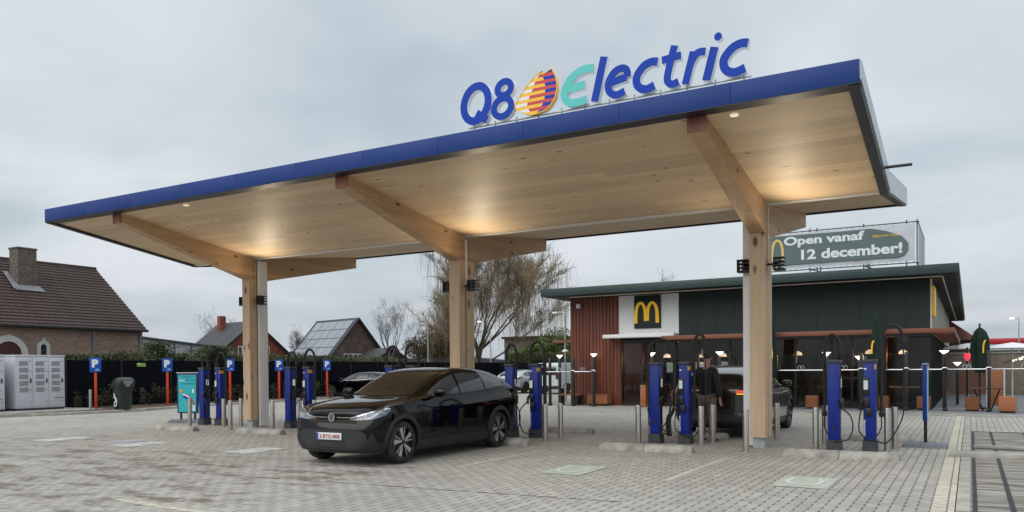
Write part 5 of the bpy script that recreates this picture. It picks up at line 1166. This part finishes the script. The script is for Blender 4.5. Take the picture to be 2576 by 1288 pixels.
MB().add([(-37.55, 20.25, 5.72), (-37.25, 20.15, 5.46), (-37.25, 21.5, 5.46), (-37.55, 21.4, 5.72)], [(0, 1, 2, 3)]).xf(Matrix.Translation((0, 0, -.18))).build('flashing', 'lead', ro, off=oh); MB().add([(-38.4, 20.2, 6.20), (-38.4, 20.42, 6.20), (-37.3, 20.42, 5.33), (-37.3, 20.1, 5.33)], [(0, 1, 2, 3)]).build('flashing', 'lead', ro, off=oh)
def arched(yc, w_, zb, zt, mm_, wd):
    r_ = w_/2; pts = [(yc-r_, zb)]+[(yc+r_*math.cos(R(180-180*i/14)), zt-r_+r_*math.sin(R(180-180*i/14))) for i in range(15)]+[(yc+r_, zb)]
    f = MB(); ribbon_solid(f, pts, wd, 0, .06); f.v = [(XW+.002+y, x, z) for x, y, z in f.v]; w = f.build('window', 'stone', hs, off=oh)
    MB().prism(pts, XW-.02, XW+.004, 'X').build('pane', mm_, w, off=oh)
    MB().box(XW+.005, XW+.08, yc-.06, yc+.06, zt-.02, zt+.16).build('keystone', 'stone', w, off=oh)
arched(18.85, 1.35, .5, 3.0, 'darkred', .26); arched(20.33, .42, 1.2, 2.86, 'winglass', .15)

# grey shed beyond the house
sd_ = thing('shed', 'long pale grey shed with a dark sloping roof edge beyond the brick house', 'shed', (-44, 31, 0)); os_ = (-44, 31, 0)
q = MB(); q.prism([(28, 0), (38.2, 0), (38.2, 2.95), (28, 3.85)], -50, -44, 'X'); q.build('wall', 'shed', sd_, smooth=False, off=os_)
q = MB(); q.prism([(27.9, 3.85), (38.5, 2.93), (38.5, 3.07), (27.9, 3.99)], -50, -43.9, 'X'); q.build('roof', 'shedroof', sd_, smooth=False, off=os_)
q = MB(); [q.box(-44, -43.97, 28.5+i*1.25, 28.56+i*1.25, 0, 3.78-.088*(.5+i*1.25)) for i in range(8)]; q.build('panel_joint', 'shedroof', sd_, smooth=False, off=os_)

# distant houses, gable towards the camera
def house(name, label, c, rz, w_, l_, ze, zr, wallm, roofm, wins, chim=None, solar=False):
    t = thing(name, label, 'house', (c[0], c[1], 0), rz)
    h = w_/2; MB().prism([(-h, 0), (h, 0), (h, ze), (0, zr-.15), (-h, ze)], 0, l_).build('wall', wallm, t, smooth=False)
    q = MB(); s_ = (zr-ze)/h
    for sg_ in (1, -1):
        q.prism([(0, zr), (sg_*(h+.4), ze-.4*s_), (sg_*(h+.4), ze-.4*s_-.18), (0, zr-.2)], -.35, l_+.35)
    r_ = q.build('roof', roofm, t, smooth=False)
    q = MB(); q.prism([(0, zr+.02), (-(h+.42), ze-.42*s_+.02), (-(h+.42), ze-.42*s_-.22), (0, zr-.25)], -.40, -.352); q.prism([(0, zr+.02), ((h+.42), ze-.42*s_+.02), ((h+.42), ze-.42*s_-.22), (0, zr-.25)], -.402, -.354); q.build('bargeboard', 'blk', r_, smooth=False)
    if solar:
        for i in range(4):
            for j in range(5):
                a = .08+i*.225; b = a+.21; y0 = .2+j*(l_-.4)/5; y1 = y0+(l_-.4)/5-.06
                P_ = lambda f: (-(h+.35)*f, zr-(zr-ze+.35*s_)*f+.08)
                (xa, za), (xb, zb_) = P_(a), P_(b)
                MB().add([(xa, y0, za), (xb, y0, zb_), (xb, y1, zb_), (xa, y1, za)], [(0, 1, 2, 3)]).build('solar_panel', 'solar', r_, smooth=False)
    for (x0, x1, z0, z1) in wins:
        f = MB(); f.box(x0, x1, -.05, -.003, z0, z1); w = f.build('window', 'pwhite', t)
        n = max(1, round((x1-x0)/.6)); q = MB()
        for k in range(n): a = x0+(x1-x0)*k/n+.06; b = x0+(x1-x0)*(k+1)/n-.06; q.box(a, b, -.06, -.0505, z0+.08, z1-.08)
        q.build('pane', 'winglass', w)
    if chim: MB().box(chim[0]-.35, chim[0]+.35, chim[1]-.35, chim[1]+.35, zr-1.2, zr+.7).build('chimney', 'brickred', r_)
    return t
house('brick_house', 'steep grey-roofed brown brick house with solar panels in the middle distance', (-60.3, 70.0), R(76), 7.4, 8, 3.3, 7.5, 'brickbr', 'roofd', [(-1.9, 0.6, 2.3, 3.4)], solar=True)
house('brick_house', 'red brick bungalow with dark slate roof behind the leftmost column', (-69.9, 63.6), R(80), 8.2, 7, 3.9, 7.2, 'brickred', 'roofd', [(-2.0, -.4, 3.0, 4.3), (1.2, 2.0, 3.0, 4.3)], chim=(-1.0, 5))
house('brick_house', 'low brown-roofed house right of the steep-roofed house', (-55.5, 70), R(70), 5.5, 8, 2.4, 4.0, 'brickbr', 'roofd', [])
house('brick_house', 'small dark roofed house left of the steep-roofed house', (-69.5, 76), R(60), 4.6, 5, 3.9, 6.0, 'brickbr', 'roofd', [])
gh = thing('garage', 'beige rendered outbuilding behind the weeping willow', 'outbuilding', (-35.3, 64, 0)); MB().box(-2.2, 3.4, 0, 5, 0, 4.3).build('wall', mat('beige_render', (.27, .22, .17), .9, var=.1), gh, smooth=False); MB().box(-2.4, 3.6, -.2, 5.2, 4.3, 4.5).build('roof', 'roofd', gh)
sh_ = thing('shed', 'dark low roof with a pale dome just above the far black fence', 'shed', (-41, 50, 0)); MB().prism([(-6, 0), (9, 0), (9, 2.1), (4, 2.55), (-3, 2.5), (-6, 2.0)], 6, 9).build('wall', 'roofd', sh_, smooth=False)

# ------------------------------------------------------------------ restaurant
rs = thing('restaurant', 'single-storey restaurant with rust, white and dark green facade and a flat green-edged roof', 'restaurant', (-14.47, 30.2, 0)); orr_ = (-14.47, 30.2, 0)
def rp_(mb, name, m, parent=None, **k): return mb.build(name, m, parent or rs, off=orr_, **k)
X0, X1, XWG, X3, YW, YBk = -14.47, -12.30, -9.81, -1.14, 30.2, 57
q = MB(); x = X0
while x < X1-.01: q.box(x, x+.105, YW-.035, YW+.05, 0, 4.58); q.box(x+.105, x+.15, YW-.01, YW+.05, 0, 4.58); x += .15
rp_(q, 'rust_cladding', 'red', smooth=False)
rp_(MB().box(X0, X1-.1, YW+.05, YBk, 0, 4.58), 'side_wall', 'red', smooth=False)
wf = rp_(MB().box(X1+.01, XWG, YW-.06, YW+.2, 2.72, 4.58), 'white_facade_panel', 'mwhite', smooth=False)
rp_(MB().box(-12.72, XWG+.02, YW-.75, YW-.061, 2.70, 2.84, .01), 'white_ledge', 'mwhite')
q = MB(); [q.box(XWG+.01+i*.72, XWG+.01+(i+1)*.72-.006, YW-.04, YW+.2, 2.62, 4.6) for i in range(12)]; rp_(q, 'green_facade_panel', 'greenw', smooth=False)
rp_(MB().box(X3-.02, X3+.02, YW-.045, YW+.3, 2.62, 4.6), 'corner_trim', 'cream')
rp_(MB().box(X3-.2, X3, YW+.3, YBk, 2.6, 4.6), 'side_wall', mat('beige_side_cladding', (.33, .30, .26), .7, var=.1), smooth=False)
# roof
rfb = rp_(MB().box(-15.1, -.30, 28.7, 60, 4.42, 4.72, .01), 'roof', 'greenr'); rp_(MB().box(-15.0, -.4, 28.8, 59.9, 4.40, 4.419), 'soffit', 'soffitd', rfb, smooth=False)
rp_(MB().box(-14.1, -.78, 29.30, 29.34, 4.372, 4.4), 'light_line', 'cream', rfb); rp_(MB().box(-.80, -.76, 29.34, 58, 4.372, 4.4), 'light_line', 'cream', rfb)
# awning
aw = rp_(MB().box(-10.1, -.43, 28.95, 29.02, 2.56, 2.71, .005), 'awning_edge', 'awn'); q = MB()
for i in range(40): q.box(-10.0+i*.243, -9.96+i*.243, 29.02, YW-.05, 2.60, 2.67)
rp_(q, 'awning_slats', 'awn', aw, smooth=False)
q = MB(); q.box(-.50, -.43, 29.02, 45, 2.56, 2.71); [q.box(-1.12, -.50, 29.4+i*.42, 29.45+i*.42, 2.60, 2.67) for i in range(36)]; rp_(q, 'awning_slats', 'awn', aw, smooth=False)
rp_(MB().box(-10.05, X3, YW-.06, YW+.1, 2.50, 2.61), 'lintel', 'mull')
# glazing
gl = rp_(MB().box(X1+.05, X3-.05, YW+.12, YW+.135, .1, 2.62), 'glazing', 'glass', smooth=False)
q = MB()
for x in [-12.25, -11.35, -10.9, -10.0, -9.1, -7.9, -6.7, -5.5, -4.3, -3.6, -2.55, -1.75, -1.2]: q.box(x-.035, x+.035, YW+.02, YW+.16, 0, 2.62)
q.box(-12.28, X3, YW+.03, YW+.15, 0, .12); q.box(-12.28, X3, YW+.03, YW+.15, 2.5, 2.62); q.box(-12.0, -10.9, YW+.0, YW+.03, 1.30, 1.335)
rp_(q, 'mullions', 'mull', gl, smooth=False)
rp_(MB().box(-1.75, X3, YW+.005, YW+.019, .05, 2.6), 'dark_panel', 'mull', smooth=False)
rp_(MB().box(X3-.015, X3, YW+.16, 45, .0, 2.58), 'side_glazing', 'cglass', smooth=False)
q = MB(); [q.box(X3-.02, X3+.03, YW+.2+i*1.5, YW+.26+i*1.5, 0, 2.6) for i in range(10)]; rp_(q, 'mullions', 'mull', smooth=False)
# interior
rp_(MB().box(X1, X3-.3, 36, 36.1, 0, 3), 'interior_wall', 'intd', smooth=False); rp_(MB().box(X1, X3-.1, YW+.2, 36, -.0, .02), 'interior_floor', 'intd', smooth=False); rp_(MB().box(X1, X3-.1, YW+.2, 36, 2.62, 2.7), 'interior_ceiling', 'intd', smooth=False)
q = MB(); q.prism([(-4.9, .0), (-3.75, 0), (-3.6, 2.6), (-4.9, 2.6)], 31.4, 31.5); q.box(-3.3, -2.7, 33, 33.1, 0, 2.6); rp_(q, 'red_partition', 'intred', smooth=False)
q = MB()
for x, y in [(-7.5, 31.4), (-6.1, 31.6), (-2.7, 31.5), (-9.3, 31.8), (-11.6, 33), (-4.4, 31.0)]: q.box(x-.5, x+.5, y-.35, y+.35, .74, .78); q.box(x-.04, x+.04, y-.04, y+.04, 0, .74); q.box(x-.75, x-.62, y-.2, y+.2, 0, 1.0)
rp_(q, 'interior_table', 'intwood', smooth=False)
q = MB(); [q.lathe([(.05, 0), (.16, .0), (.14, .10), (.04, .16)], 12, (x, y, 1.95)) for x, y in [(-7.4, 32.4), (-5.9, 33), (-3.2, 32), (-9, 33.5), (-11.4, 33.4), (-2.2, 33.5), (-10.2, 34.6)]]; rp_(q, 'interior_lamp', 'intlamp')
q = MB()
for x in (-11.9, -10.6, -9.5): q.box(x, x+.4, 34.8, 34.85, 1.3, 1.75)
rp_(q, 'menu_screen', 'screen', smooth=False)
for x, y in [(-10.8, 33), (-7.8, 33), (-5, 33.2), (-2.6, 32.8)]:
    L = bpy.data.lights.new('ceiling_lamp_light', 'POINT'); L.energy = 26; L.color = (1, .72, .45); L.shadow_soft_size = .15; lo = bpy.data.objects.new('ceiling_lamp_light', L); COL.objects.link(lo); lo.location = (x, y, 1.85)
# poster and sticker on the glass, small box lamp
rp_(MB().box(-6.9, -6.62, YW+.10, YW+.115, 1.55, 1.8), 'window_sticker', 'bansash'); rp_(MB().box(-8.98, -8.72, YW+.10, YW+.115, 1.95, 2.2), 'window_sticker', 'bingrey')
rp_(MB().box(-14.14, -13.98, YW-.16, YW-.036, 4.0, 4.18, .01), 'wall_lamp', 'pwhite')
# logo sign (twin arches on a dark square)
def arches(mb, x0, x1, z0, z1, y0, y1, w_):
    m_ = (x0+x1)/2; lw = w_
    for s_ in (-1, 1):
        pts = []
        for i in range(25):
            u = i/24*math.pi; xo = m_+s_*lw*.42 if False else 0
            xa = m_+s_*lw*.28; xb = x1-lw/2 if s_ > 0 else x0+lw/2; cxm = (xa+xb)/2; rx = abs(xb-xa)/2
            zz = z0+(z1-z0-lw/2)*(math.sin(u)**.62)
            pts.append((cxm-s_*rx*math.cos(u), zz))
        pts[0] = (pts[0][0], z0+(z1-z0)*.10); pts[-1] = (pts[-1][0], z0)
        ribbon_solid(mb, pts, lambda t: lw*(.78+.3*abs(t-.5)*2), y0-.001*(s_+1), y1, False)
sq = rp_(MB().box(-11.62, -10.52, YW-.12, YW-.061, 3.07, 4.37, .01), 'logo_sign', 'greenw')
q = MB(); arches(q, -11.60, -10.58, 3.28, 4.14, YW-.17, YW-.121, .125); rp_(q, 'arches_logo', 'myellow', sq)
q = MB(); q.box(X3+.001, X3+.10, YW+.5, YW+1.6, 3.2, 4.2, .02); rp_(q, 'side_logo', 'myellow')
rp_(MB().box(-15.4, -14.48, YW+.1, YW+.25, 2.6, 2.72), 'canopy_stub', 'awn')

# roof banner on scaffold
bnr = thing('roof_banner', 'large white and grey-green mesh banner on scaffolding above the restaurant roof', 'banner', (-4, 31.5, 4.72)); ob = (-4, 31.5, 4.72)
q = MB(); 
for x in (-6.9, -5.2, -4.95, -3.35, -1.95, -1.62): q.tube([(x, 31.56, 4.72), (x, 31.56, 6.66)], .024, 6)
for z in (6.58, 5.14, ): q.tube([(-7.2, 31.56, z), (-1.55, 31.56, z)], .022, 6); q.tube([(-1.6, 31.56, z), (-1.6, 36, z)], .022, 6)
for x, y in ((-1.6, 34), (-1.6, 36), (-3.4, 34), (-5.2, 34)): q.tube([(x, y, 4.72), (x, y, 6.6 if x > -2 else 5.6)], .024, 6)
q.tube([(-3.35, 31.6, 5.14), (-1.6, 36, 4.8)], .02, 6); q.tube([(-5.2, 31.6, 5.14), (-3.4, 34, 4.8)], .02, 6); q.tube([(-3.35, 31.6, 6.5), (-3.4, 34, 4.8)], .02, 6)
[q.tube([(-7.0+i*.22, 31.53, z), (-7.0+i*.22, 31.53, z+.09)], .008, 4) for i in range(25) for z in (5.13, 6.50)]
q.build('scaffold', 'scaf', bnr, off=ob)
b_ = MB(); nx = 40
for i in range(nx+1):
    for j in range(9):
        x = -7.0+5.32*i/nx; z = 5.2+1.32*j/8; b_.v.append((x, 31.5+.014*math.sin(x*5+z*3)*math.sin(z*2.3)+(.012 if j in (0, 8) and i % 3 else 0), z))
for i in range(nx):
    for j in range(8): b_.f.append((i*9+j, (i+1)*9+j, (i+1)*9+j+1, i*9+j+1))
bc = b_.build('banner_cloth', 'banwhite', bnr, off=ob)
sash = [(-7.0, 5.36), (-2.25, 5.36), (-2.02, 5.42), (-1.90, 5.62), (-1.90, 5.85), (-2.1, 6.10), (-2.6, 6.32), (-3.1, 6.45), (-4.2, 6.44), (-7.0, 6.46)]
MB().prism(sash, 31.455, 31.46).build('green_field', 'bansash', bc, smooth=False, off=ob)
shift(text_mb('Open vanaf', 2.80, .42, .004, 0, .035), -6.12, 31.448, 5.98).build('banner_text', 'bantext', bc, smooth=False, off=ob)
shift(text_mb('12 december!', 3.42, .38, .004, 0, .035), -5.50, 31.448, 5.50).build('banner_text', 'bantext', bc, smooth=False, off=ob)
shift(text_mb('Open om 11u30', .86, .11, .004, .2, .015), -3.05, 31.448, 6.10).build('banner_text', 'ly', bc, smooth=False, off=ob)
q = MB(); ribbon_solid(q, [(-6.56+.20*(1-math.cos(math.pi*i/20)), 5.50+.80*math.sin(math.pi*i/20)**.6) for i in range(21)], .085, 31.447, 31.452); q.build('arches_logo', mat('faded_yellow', (.72, .52, .16), .6), bc, smooth=False, off=ob)
MB().add([(-1.585, 31.6, 5.2), (-1.585, 35.9, 5.2), (-1.585, 35.9, 6.52), (-1.585, 31.6, 6.52)], [(0, 1, 2, 3)]).build('side_cloth', 'banwhite', bnr, off=ob)

# terrace
structure('terrace', MB().box(-6.3, 9, 27.1, 30.1, -.02, .05, .01), 'terr'); structure('terrace', MB().box(-1.1, 9, 30.1, 46, -.02, .048), 'terr')
structure('kerb', MB().box(-6.4, 9, 26.98, 27.1, -.05, .055, .01), 'kerb')
def windscreen_run(x0, x1, y, posts, label, z0=.05, hr=1.38, ht=1.95, zig=True):
    t = thing('wind_screen', label, 'glass fence', (x0, y, z0)); o3 = (x0, y, z0)
    for x in posts: MB().box(x-.05, x+.05, y-.05, y+.05, z0, ht, .006).build('post', 'mull', t, off=o3); MB().box(x-.07, x+.07, y-.08, y+.08, z0, z0+.10, .01).build('post_foot', 'blk', t, off=o3)
    pts = [(x0, 1.38)]
    for i, x in enumerate(posts):
        if x-.1 > pts[-1][0]+.05: pts += [(x-.10, hr), (x-.05, hr+.05), (x+.05, hr+.05), (x+.10, hr)]
    pts.append((x1, hr)); q = MB(); q.tube([(a, y-.07, b) for a, b in pts], .018, 6); q.build('rail', 'rims', t, off=o3)
    ps_ = sorted(set([x0]+list(posts)+[x1]))
    for a, b in zip(ps_, ps_[1:]):
        if b-a < .3: continue
        MB().box(a+.06, b-.06, y-.006, y+.006, z0+.12, ht-.03).build('glass_panel', 'cleargl', t, smooth=False, off=o3)
        mxx = (a+b)/2; q = MB()
        for s_ in (-1, 1): ribbon_solid(q, [(mxx+s_*.055-.05*math.cos(math.pi*i/10), hr+.01+.15*math.sin(math.pi*i/10)**.7) for i in range(11)], .018, y-.09, y-.07)
        q.build('arch_ornament', 'rims', t, off=o3)
windscreen_run(-5.9, 4.2, 28.85, [-5.9, -4.2, -3.15, -1.8, -.70, .50, 2.4], 'glass wind screen with a metal rail across the right-hand terrace')
windscreen_run(-15.0, -12.9, 29.1, [-14.9, -13.85, -12.95], 'glass wind screen left of the rust-red wall', z0=0)
ws = thing('wind_screen', 'glass wind screen with rail running back along the far left of the restaurant', 'glass fence', (-15.9, 30.6, 0)); MB().tube([(0, 0, 1.38), (1.0, -1.4, 1.38)], .018, 6).build('rail', 'rims', ws); MB().box(-.05, .05, -.05, .05, 0, 1.95).build('post', 'mull', ws)
lamp_n = 0
for x, y, z1, w in [(-15.1, 30.4, 2.08, 'farthest left, by the bush'), (-13.30, 29.9, 2.10, 'by the rust-red wall'), (-10.5, 29.0, 2.08, 'left of the entrance doors'), (-7.75, 28.4, 2.06, 'behind the man by the charging post'),
                     (-4.20, 28.6, 1.98, 'left of the rightmost charging posts'), (-3.30, 29.6, 1.85, 'between the two rightmost charging posts, the smaller one'), (-.72, 28.85, 1.98, 'at the right corner of the restaurant'), (-.42, 34, 1.62, 'low behind the right corner of the restaurant')]:
    t = thing('terrace_lamp', 'post lamp with glowing white cone, '+w, 'lamp post', (x, y, 0), 0, 'glowing cone lamps around the restaurant')
    MB().box(-.05, .05, -.05, .05, 0, z1-.18, .006).build('post', 'mull', t); MB().cyl(0, 0, z1-.18, z1-.12, .035, 12).build('neck', 'galv', t); MB().lathe([(.035, z1-.12), (.115, z1-.03), (.15, z1), (.0, z1+.005)], 20).build('cone', 'clampglass', t)
# benches / cube stools
for x, y, w in [(-4.72, 29.05, 'left of the rightmost charging posts'), (-2.55, 29.3, 'directly behind the rightmost charging post'), (-1.32, 29.3, 'behind the blue sign post'), (.05, 29.1, 'in the middle of the right terrace')]:
    t = thing('stool', 'rust-orange cube stool '+w, 'stool', (x, y, .05), 0, 'rust-orange cube stools'); MB().box(-.20, .20, -.2, .2, .06, .46, .02).build('seat', 'bench', t); MB().box(-.17, .17, -.17, .17, 0, .06).build('foot', 'blk', t)
t = thing('stool', 'large rust-orange cube stool nearest the right edge', 'stool', (.97, 28.4, .05), 0, 'rust-orange cube stools'); MB().box(-.23, .23, -.22, .22, .06, .50, .02).build('seat', 'bench', t); MB().box(-.2, .2, -.19, .19, 0, .06).build('foot', 'blk', t)
t = thing('bench_screen', 'tall rust-orange panel beside a terrace table near the right edge', 'screen', (.72, 30.6, .05)); MB().box(-.22, .22, -.04, .04, .12, 1.34, .006).build('panel', 'bench', t); q = MB(); q.box(-.26, -.22, -.04, .04, 0, 1.36); q.box(.22, .26, -.04, .04, 0, 1.36); q.build('frame', 'pwhite', t)
t = thing('terrace_table', 'thin terrace table between the orange panel and a cube stool', 'table', (.45, 29.3, .05)); MB().box(-.45, .45, -.3, .3, .70, .74, .008).build('table_top', 'awn', t); q = MB(); q.tube([(-.1, 0, 0), (-.35, 0, .7)], .025, 6); q.tube([(.1, 0, 0), (.35, 0, .7)], .025, 6); q.build('leg', 'blk', t)
t = thing('terrace_table', 'pale wooden terrace table in front of the glazing behind the blue sign post', 'table', (-1.9, 29.75, .05)); MB().box(-.45, .45, -.3, .3, .72, .76, .008).build('table_top', 'intwood', t); q = MB(); q.tube([(.0, 0, 0), (0, 0, .72)], .03, 6); q.box(-.25, .25, -.2, .2, 0, .03); q.build('leg', 'blk', t)
t = thing('planter_bench', 'rust-orange slatted bench by the foot of the rust-red wall', 'bench', (-12.95, 29.75, 0)); q = MB(); [q.box(-.5, .35, -.2+i*.1, -.12+i*.1, .40, .45) for i in range(4)]; q.box(-.5, .35, -.22, -.19, .08, .39); q.box(.35, .38, -.22, .2, .08, .44); q.build('seat', 'bench', t); q = MB(); q.box(-.45, -.35, -.15, .15, 0, .08); q.box(.2, .3, -.15, .15, 0, .08); q.build('foot', 'blk', t)
t = thing('planter_bench', 'low rust-orange bench behind the left glass screen', 'bench', (-14.4, 30.0, 0)); q = MB(); [q.box(-.5, .5, -.2+i*.1, -.12+i*.1, .40, .45) for i in range(4)]; q.build('seat', 'bench', t); q = MB(); q.box(-.45, -.35, -.15, .15, 0, .4); q.box(.3, .4, -.15, .15, 0, .4); q.build('foot', 'blk', t)
t = thing('waste_bin', 'narrow rust-orange litter box by the entrance left of the charging post', 'bin', (-10.9, 29.2, 0)); MB().box(-.11, .11, -.11, .11, 0, .86, .01).build('body', 'bench', t); MB().box(-.12, .12, -.12, .12, .86, .90, .006).build('lid', 'mull', t)
t = thing('waste_bin', 'dark double litter station with an orange stripe by the entrance', 'bin', (-8.9, 29.3, 0)); MB().box(-.42, .42, -.3, .3, 0, 1.05, .01).build('body', 'mull', t); MB().box(-.42, .42, -.31, -.301, 1.055, 1.30).build('stripe', 'bench', t); MB().box(-.42, .42, -.28, .28, 1.05, 1.31, .01).build('top', 'bench', t)
# folded parasols
def folded(x, y, z0, h, r_, label, logo=None):
    t = thing('parasol', label, 'parasol', (x, y, z0), 0, 'folded dark green parasols'); MB().cyl(0, 0, 0, h, .03, 10).build('pole', 'mull', t); MB().box(-.3, .3, -.3, .3, 0, .06, .01).build('foot', 'blk', t)
    q = MB(); n = 28; zs_ = [(.9, .55), (1.1, .85), (1.5, 1.0), (1.9, .92), (h-.55, .72), (h-.25, .42), (h-.08, .15), (h, .03)] if r_ < .25 else [(1.2, .5), (1.4, .8), (1.7, .95), (2.05, 1.02), (2.35, .92), (2.58, .62), (2.69, .25), (2.72, .03)]
    for (z, s_) in zs_:
        for k in range(n): a = 2*math.pi*k/n; rr_ = r_*s_*(1+.16*math.cos(a*7)+.04*math.sin(a*3+z*3)); q.v.append((rr_*math.cos(a), rr_*math.sin(a), z))
    for i in range(len(zs_)-1):
        for k in range(n): q.f.append((i*n+k, i*n+(k+1) % n, (i+1)*n+(k+1) % n, (i+1)*n+k))
    c = q.build('canopy', 'umb', t, ang=60); 
    if logo:
        g = MB(); ribbon_solid(g, [(logo[0]+.075*(1-math.cos(math.pi*i/14)), logo[1]+.42*math.sin(math.pi*i/14)**.6) for i in range(15 if logo[2] else 8)], .045, -r_*1.22, -r_*1.18); g.build('logo', 'myellow', c, smooth=False)
folded(-6.05, 28.6, .05, 3.3, .21, 'folded dark green parasol half hidden by the rightmost timber column', (-.02, 1.75, True))
folded(-2.62, 28.5, .05, 3.3, .21, 'folded dark green parasol with part of a yellow logo behind the rightmost charging post', (-.15, 1.85, False))
folded(.27, 31.0, .05, 2.85, .255, 'folded dark green parasol standing alone on the right terrace', (.10, 1.85, False))

# ------------------------------------------------------------------ right background
ss = thing('filling_station', 'distant filling station canopy with a red band and white underside', 'canopy', (-1, 70, 0)); os3 = (-1, 70, 0)
MB().box(-.9, 22, 70, 82, 2.6, 3.08, .02).build('white_band', 'stationwhite', ss, off=os3); MB().box(.6, 22, 69.95, 82.05, 3.081, 3.50, .02).build('red_band', 'stationred', ss, off=os3)
for x in (2.2, 9, 16): MB().box(x-.2, x+.2, 74, 74.4, 0, 2.6).build('column', 'stationwhite', ss, off=os3)
bh = thing('brick_house', 'long low brown brick wall building behind the right terrace', 'building', (-1.1, 48, 0)); obh = (-1.1, 48, 0)
MB().box(-1.05, 14, 48, 48.3, 0, 2.1).build('wall', 'brickx', bh, smooth=False, off=obh); MB().box(-1.08, 14, 47.95, 48.35, 2.1, 2.18).build('coping', 'kerb', bh, off=obh)
hz = thing('brick_house', 'brick building with an orange-tiled roof just right of the restaurant eaves', 'house', (-1.2, 60, 0)); MB().box(-.8, 1.2, 0, 6, 0, 3.2).build('wall', 'brickbr', hz, smooth=False); MB().prism([(-.9, 4.6), (.1, 4.4), (1.5, 3.3), (1.5, 3.15), (-.9, 3.15)], -.3, 6).build('roof', mat('orange_tiles', (.22, .10, .07), .8, var=.2), hz, smooth=False)
sc = thing('terrace_screen', 'rust-brown slatted screen at the back of the right terrace', 'screen', (-.55, 40, .05)); q = MB(); [q.box(0, 1.5, 0, .03, .2+i*.1, .285+i*.1) for i in range(11)]; q.build('panel', 'awn', sc, smooth=False)
sc = thing('terrace_screen', 'dark panelled screen at the right edge of the terrace', 'screen', (1.55, 30.5, .05)); MB().box(0, 2.6, 0, .05, 0, 1.35).build('panel', 'mull', sc, smooth=False); q = MB(); [q.box(-.0+i*.65, .04+i*.65, -.03, 0, 0, 1.38) for i in range(5)]; q.build('post', 'blk', sc)
for x, w in ((-.1, 'left'), (1.7, 'right')):
    t = thing('parasol', f'open white parasol behind the right terrace, the {w} one', 'parasol', (x, 44, 0), 0, 'open white parasols'); MB().cyl(0, 0, 0, 2.45, .03, 8).build('pole', 'pwhite', t); MB().lathe([(1.25, 2.28), (1.22, 2.31), (.6, 2.46), (.0, 2.56)], 16).build('canopy', 'parasolw', t)
t = thing('red_lamp', 'small glowing red lamp hanging under a dark post left of the lone green parasol', 'lamp', (-.10, 33, 0)); MB().cyl(0, 0, 0, 2.15, .035, 8).build('post', 'mull', t); MB().lathe([(.0, 1.62), (.06, 1.70), (.11, 1.84), (.09, 1.92), (.0, 1.94)], 14).build('glow', 'heart', t)
gn = thing('garland', 'lit fairy light garland sloping up to the right edge', 'garland', (1.0, 33, 1.6)); q = MB()
pts = [(0, 0, .0), (.6, 0, .15), (1.2, .2, .42), (2.2, .4, .8), (3.2, .6, 1.2)]; MB().tube(pts, .02, 5).build('cable', 'blk', gn)
sp = smooth_poly(pts, 14)
for p in sp[8:]: q.lathe([(0, -.035), (.04, 0), (0, .035)], 6, (p.x+rnd.uniform(-.06, .06), p.y, p.z+rnd.uniform(-.05, .05)))
q.build('bulbs', 'garland', gn)
def street_lamp(x, y, h, label, arm=.35, lit=True, rad=.04, collar=None):
    t = thing('street_lamp', label, 'street lamp', (x, y, 0)); MB().tube([(0, 0, 0), (0, 0, h)], [rad*1.3, rad*.8], 10).build('pole', 'galv', t); MB().tube([(0, 0, h), (-arm*.5, 0, h+.05), (-arm, 0, h+.04)], rad*.6, 8).build('arm', 'galv', t)
    MB().box(-arm-.28, -arm, -.09, .09, h, h+.07, .02).build('lamp_head', 'clampglass' if lit else 'pwhite', t)
    if collar: MB().lathe([(.04, collar), (.15, collar+.03), (.15, collar+.07), (.05, collar+.14)], 14).build('collar', 'pwhite', t)
street_lamp(2.78, 62.5, 4.55, 'tall street lamp with a bright white head at the right edge', lit=True, arm=.25)
street_lamp(-35.0, 48.5, 4.9, 'thin grey street lamp pole between the steep-roofed house and the middle column', lit=False)
street_lamp(-33.5, 55, 5.35, 'street lamp with a glowing head right beside the middle timber column', lit=True, arm=.9)
street_lamp(-16.1, 33.0, 4.05, 'grey lamp mast with twin arms beside the corner of the restaurant', lit=False, collar=2.25)
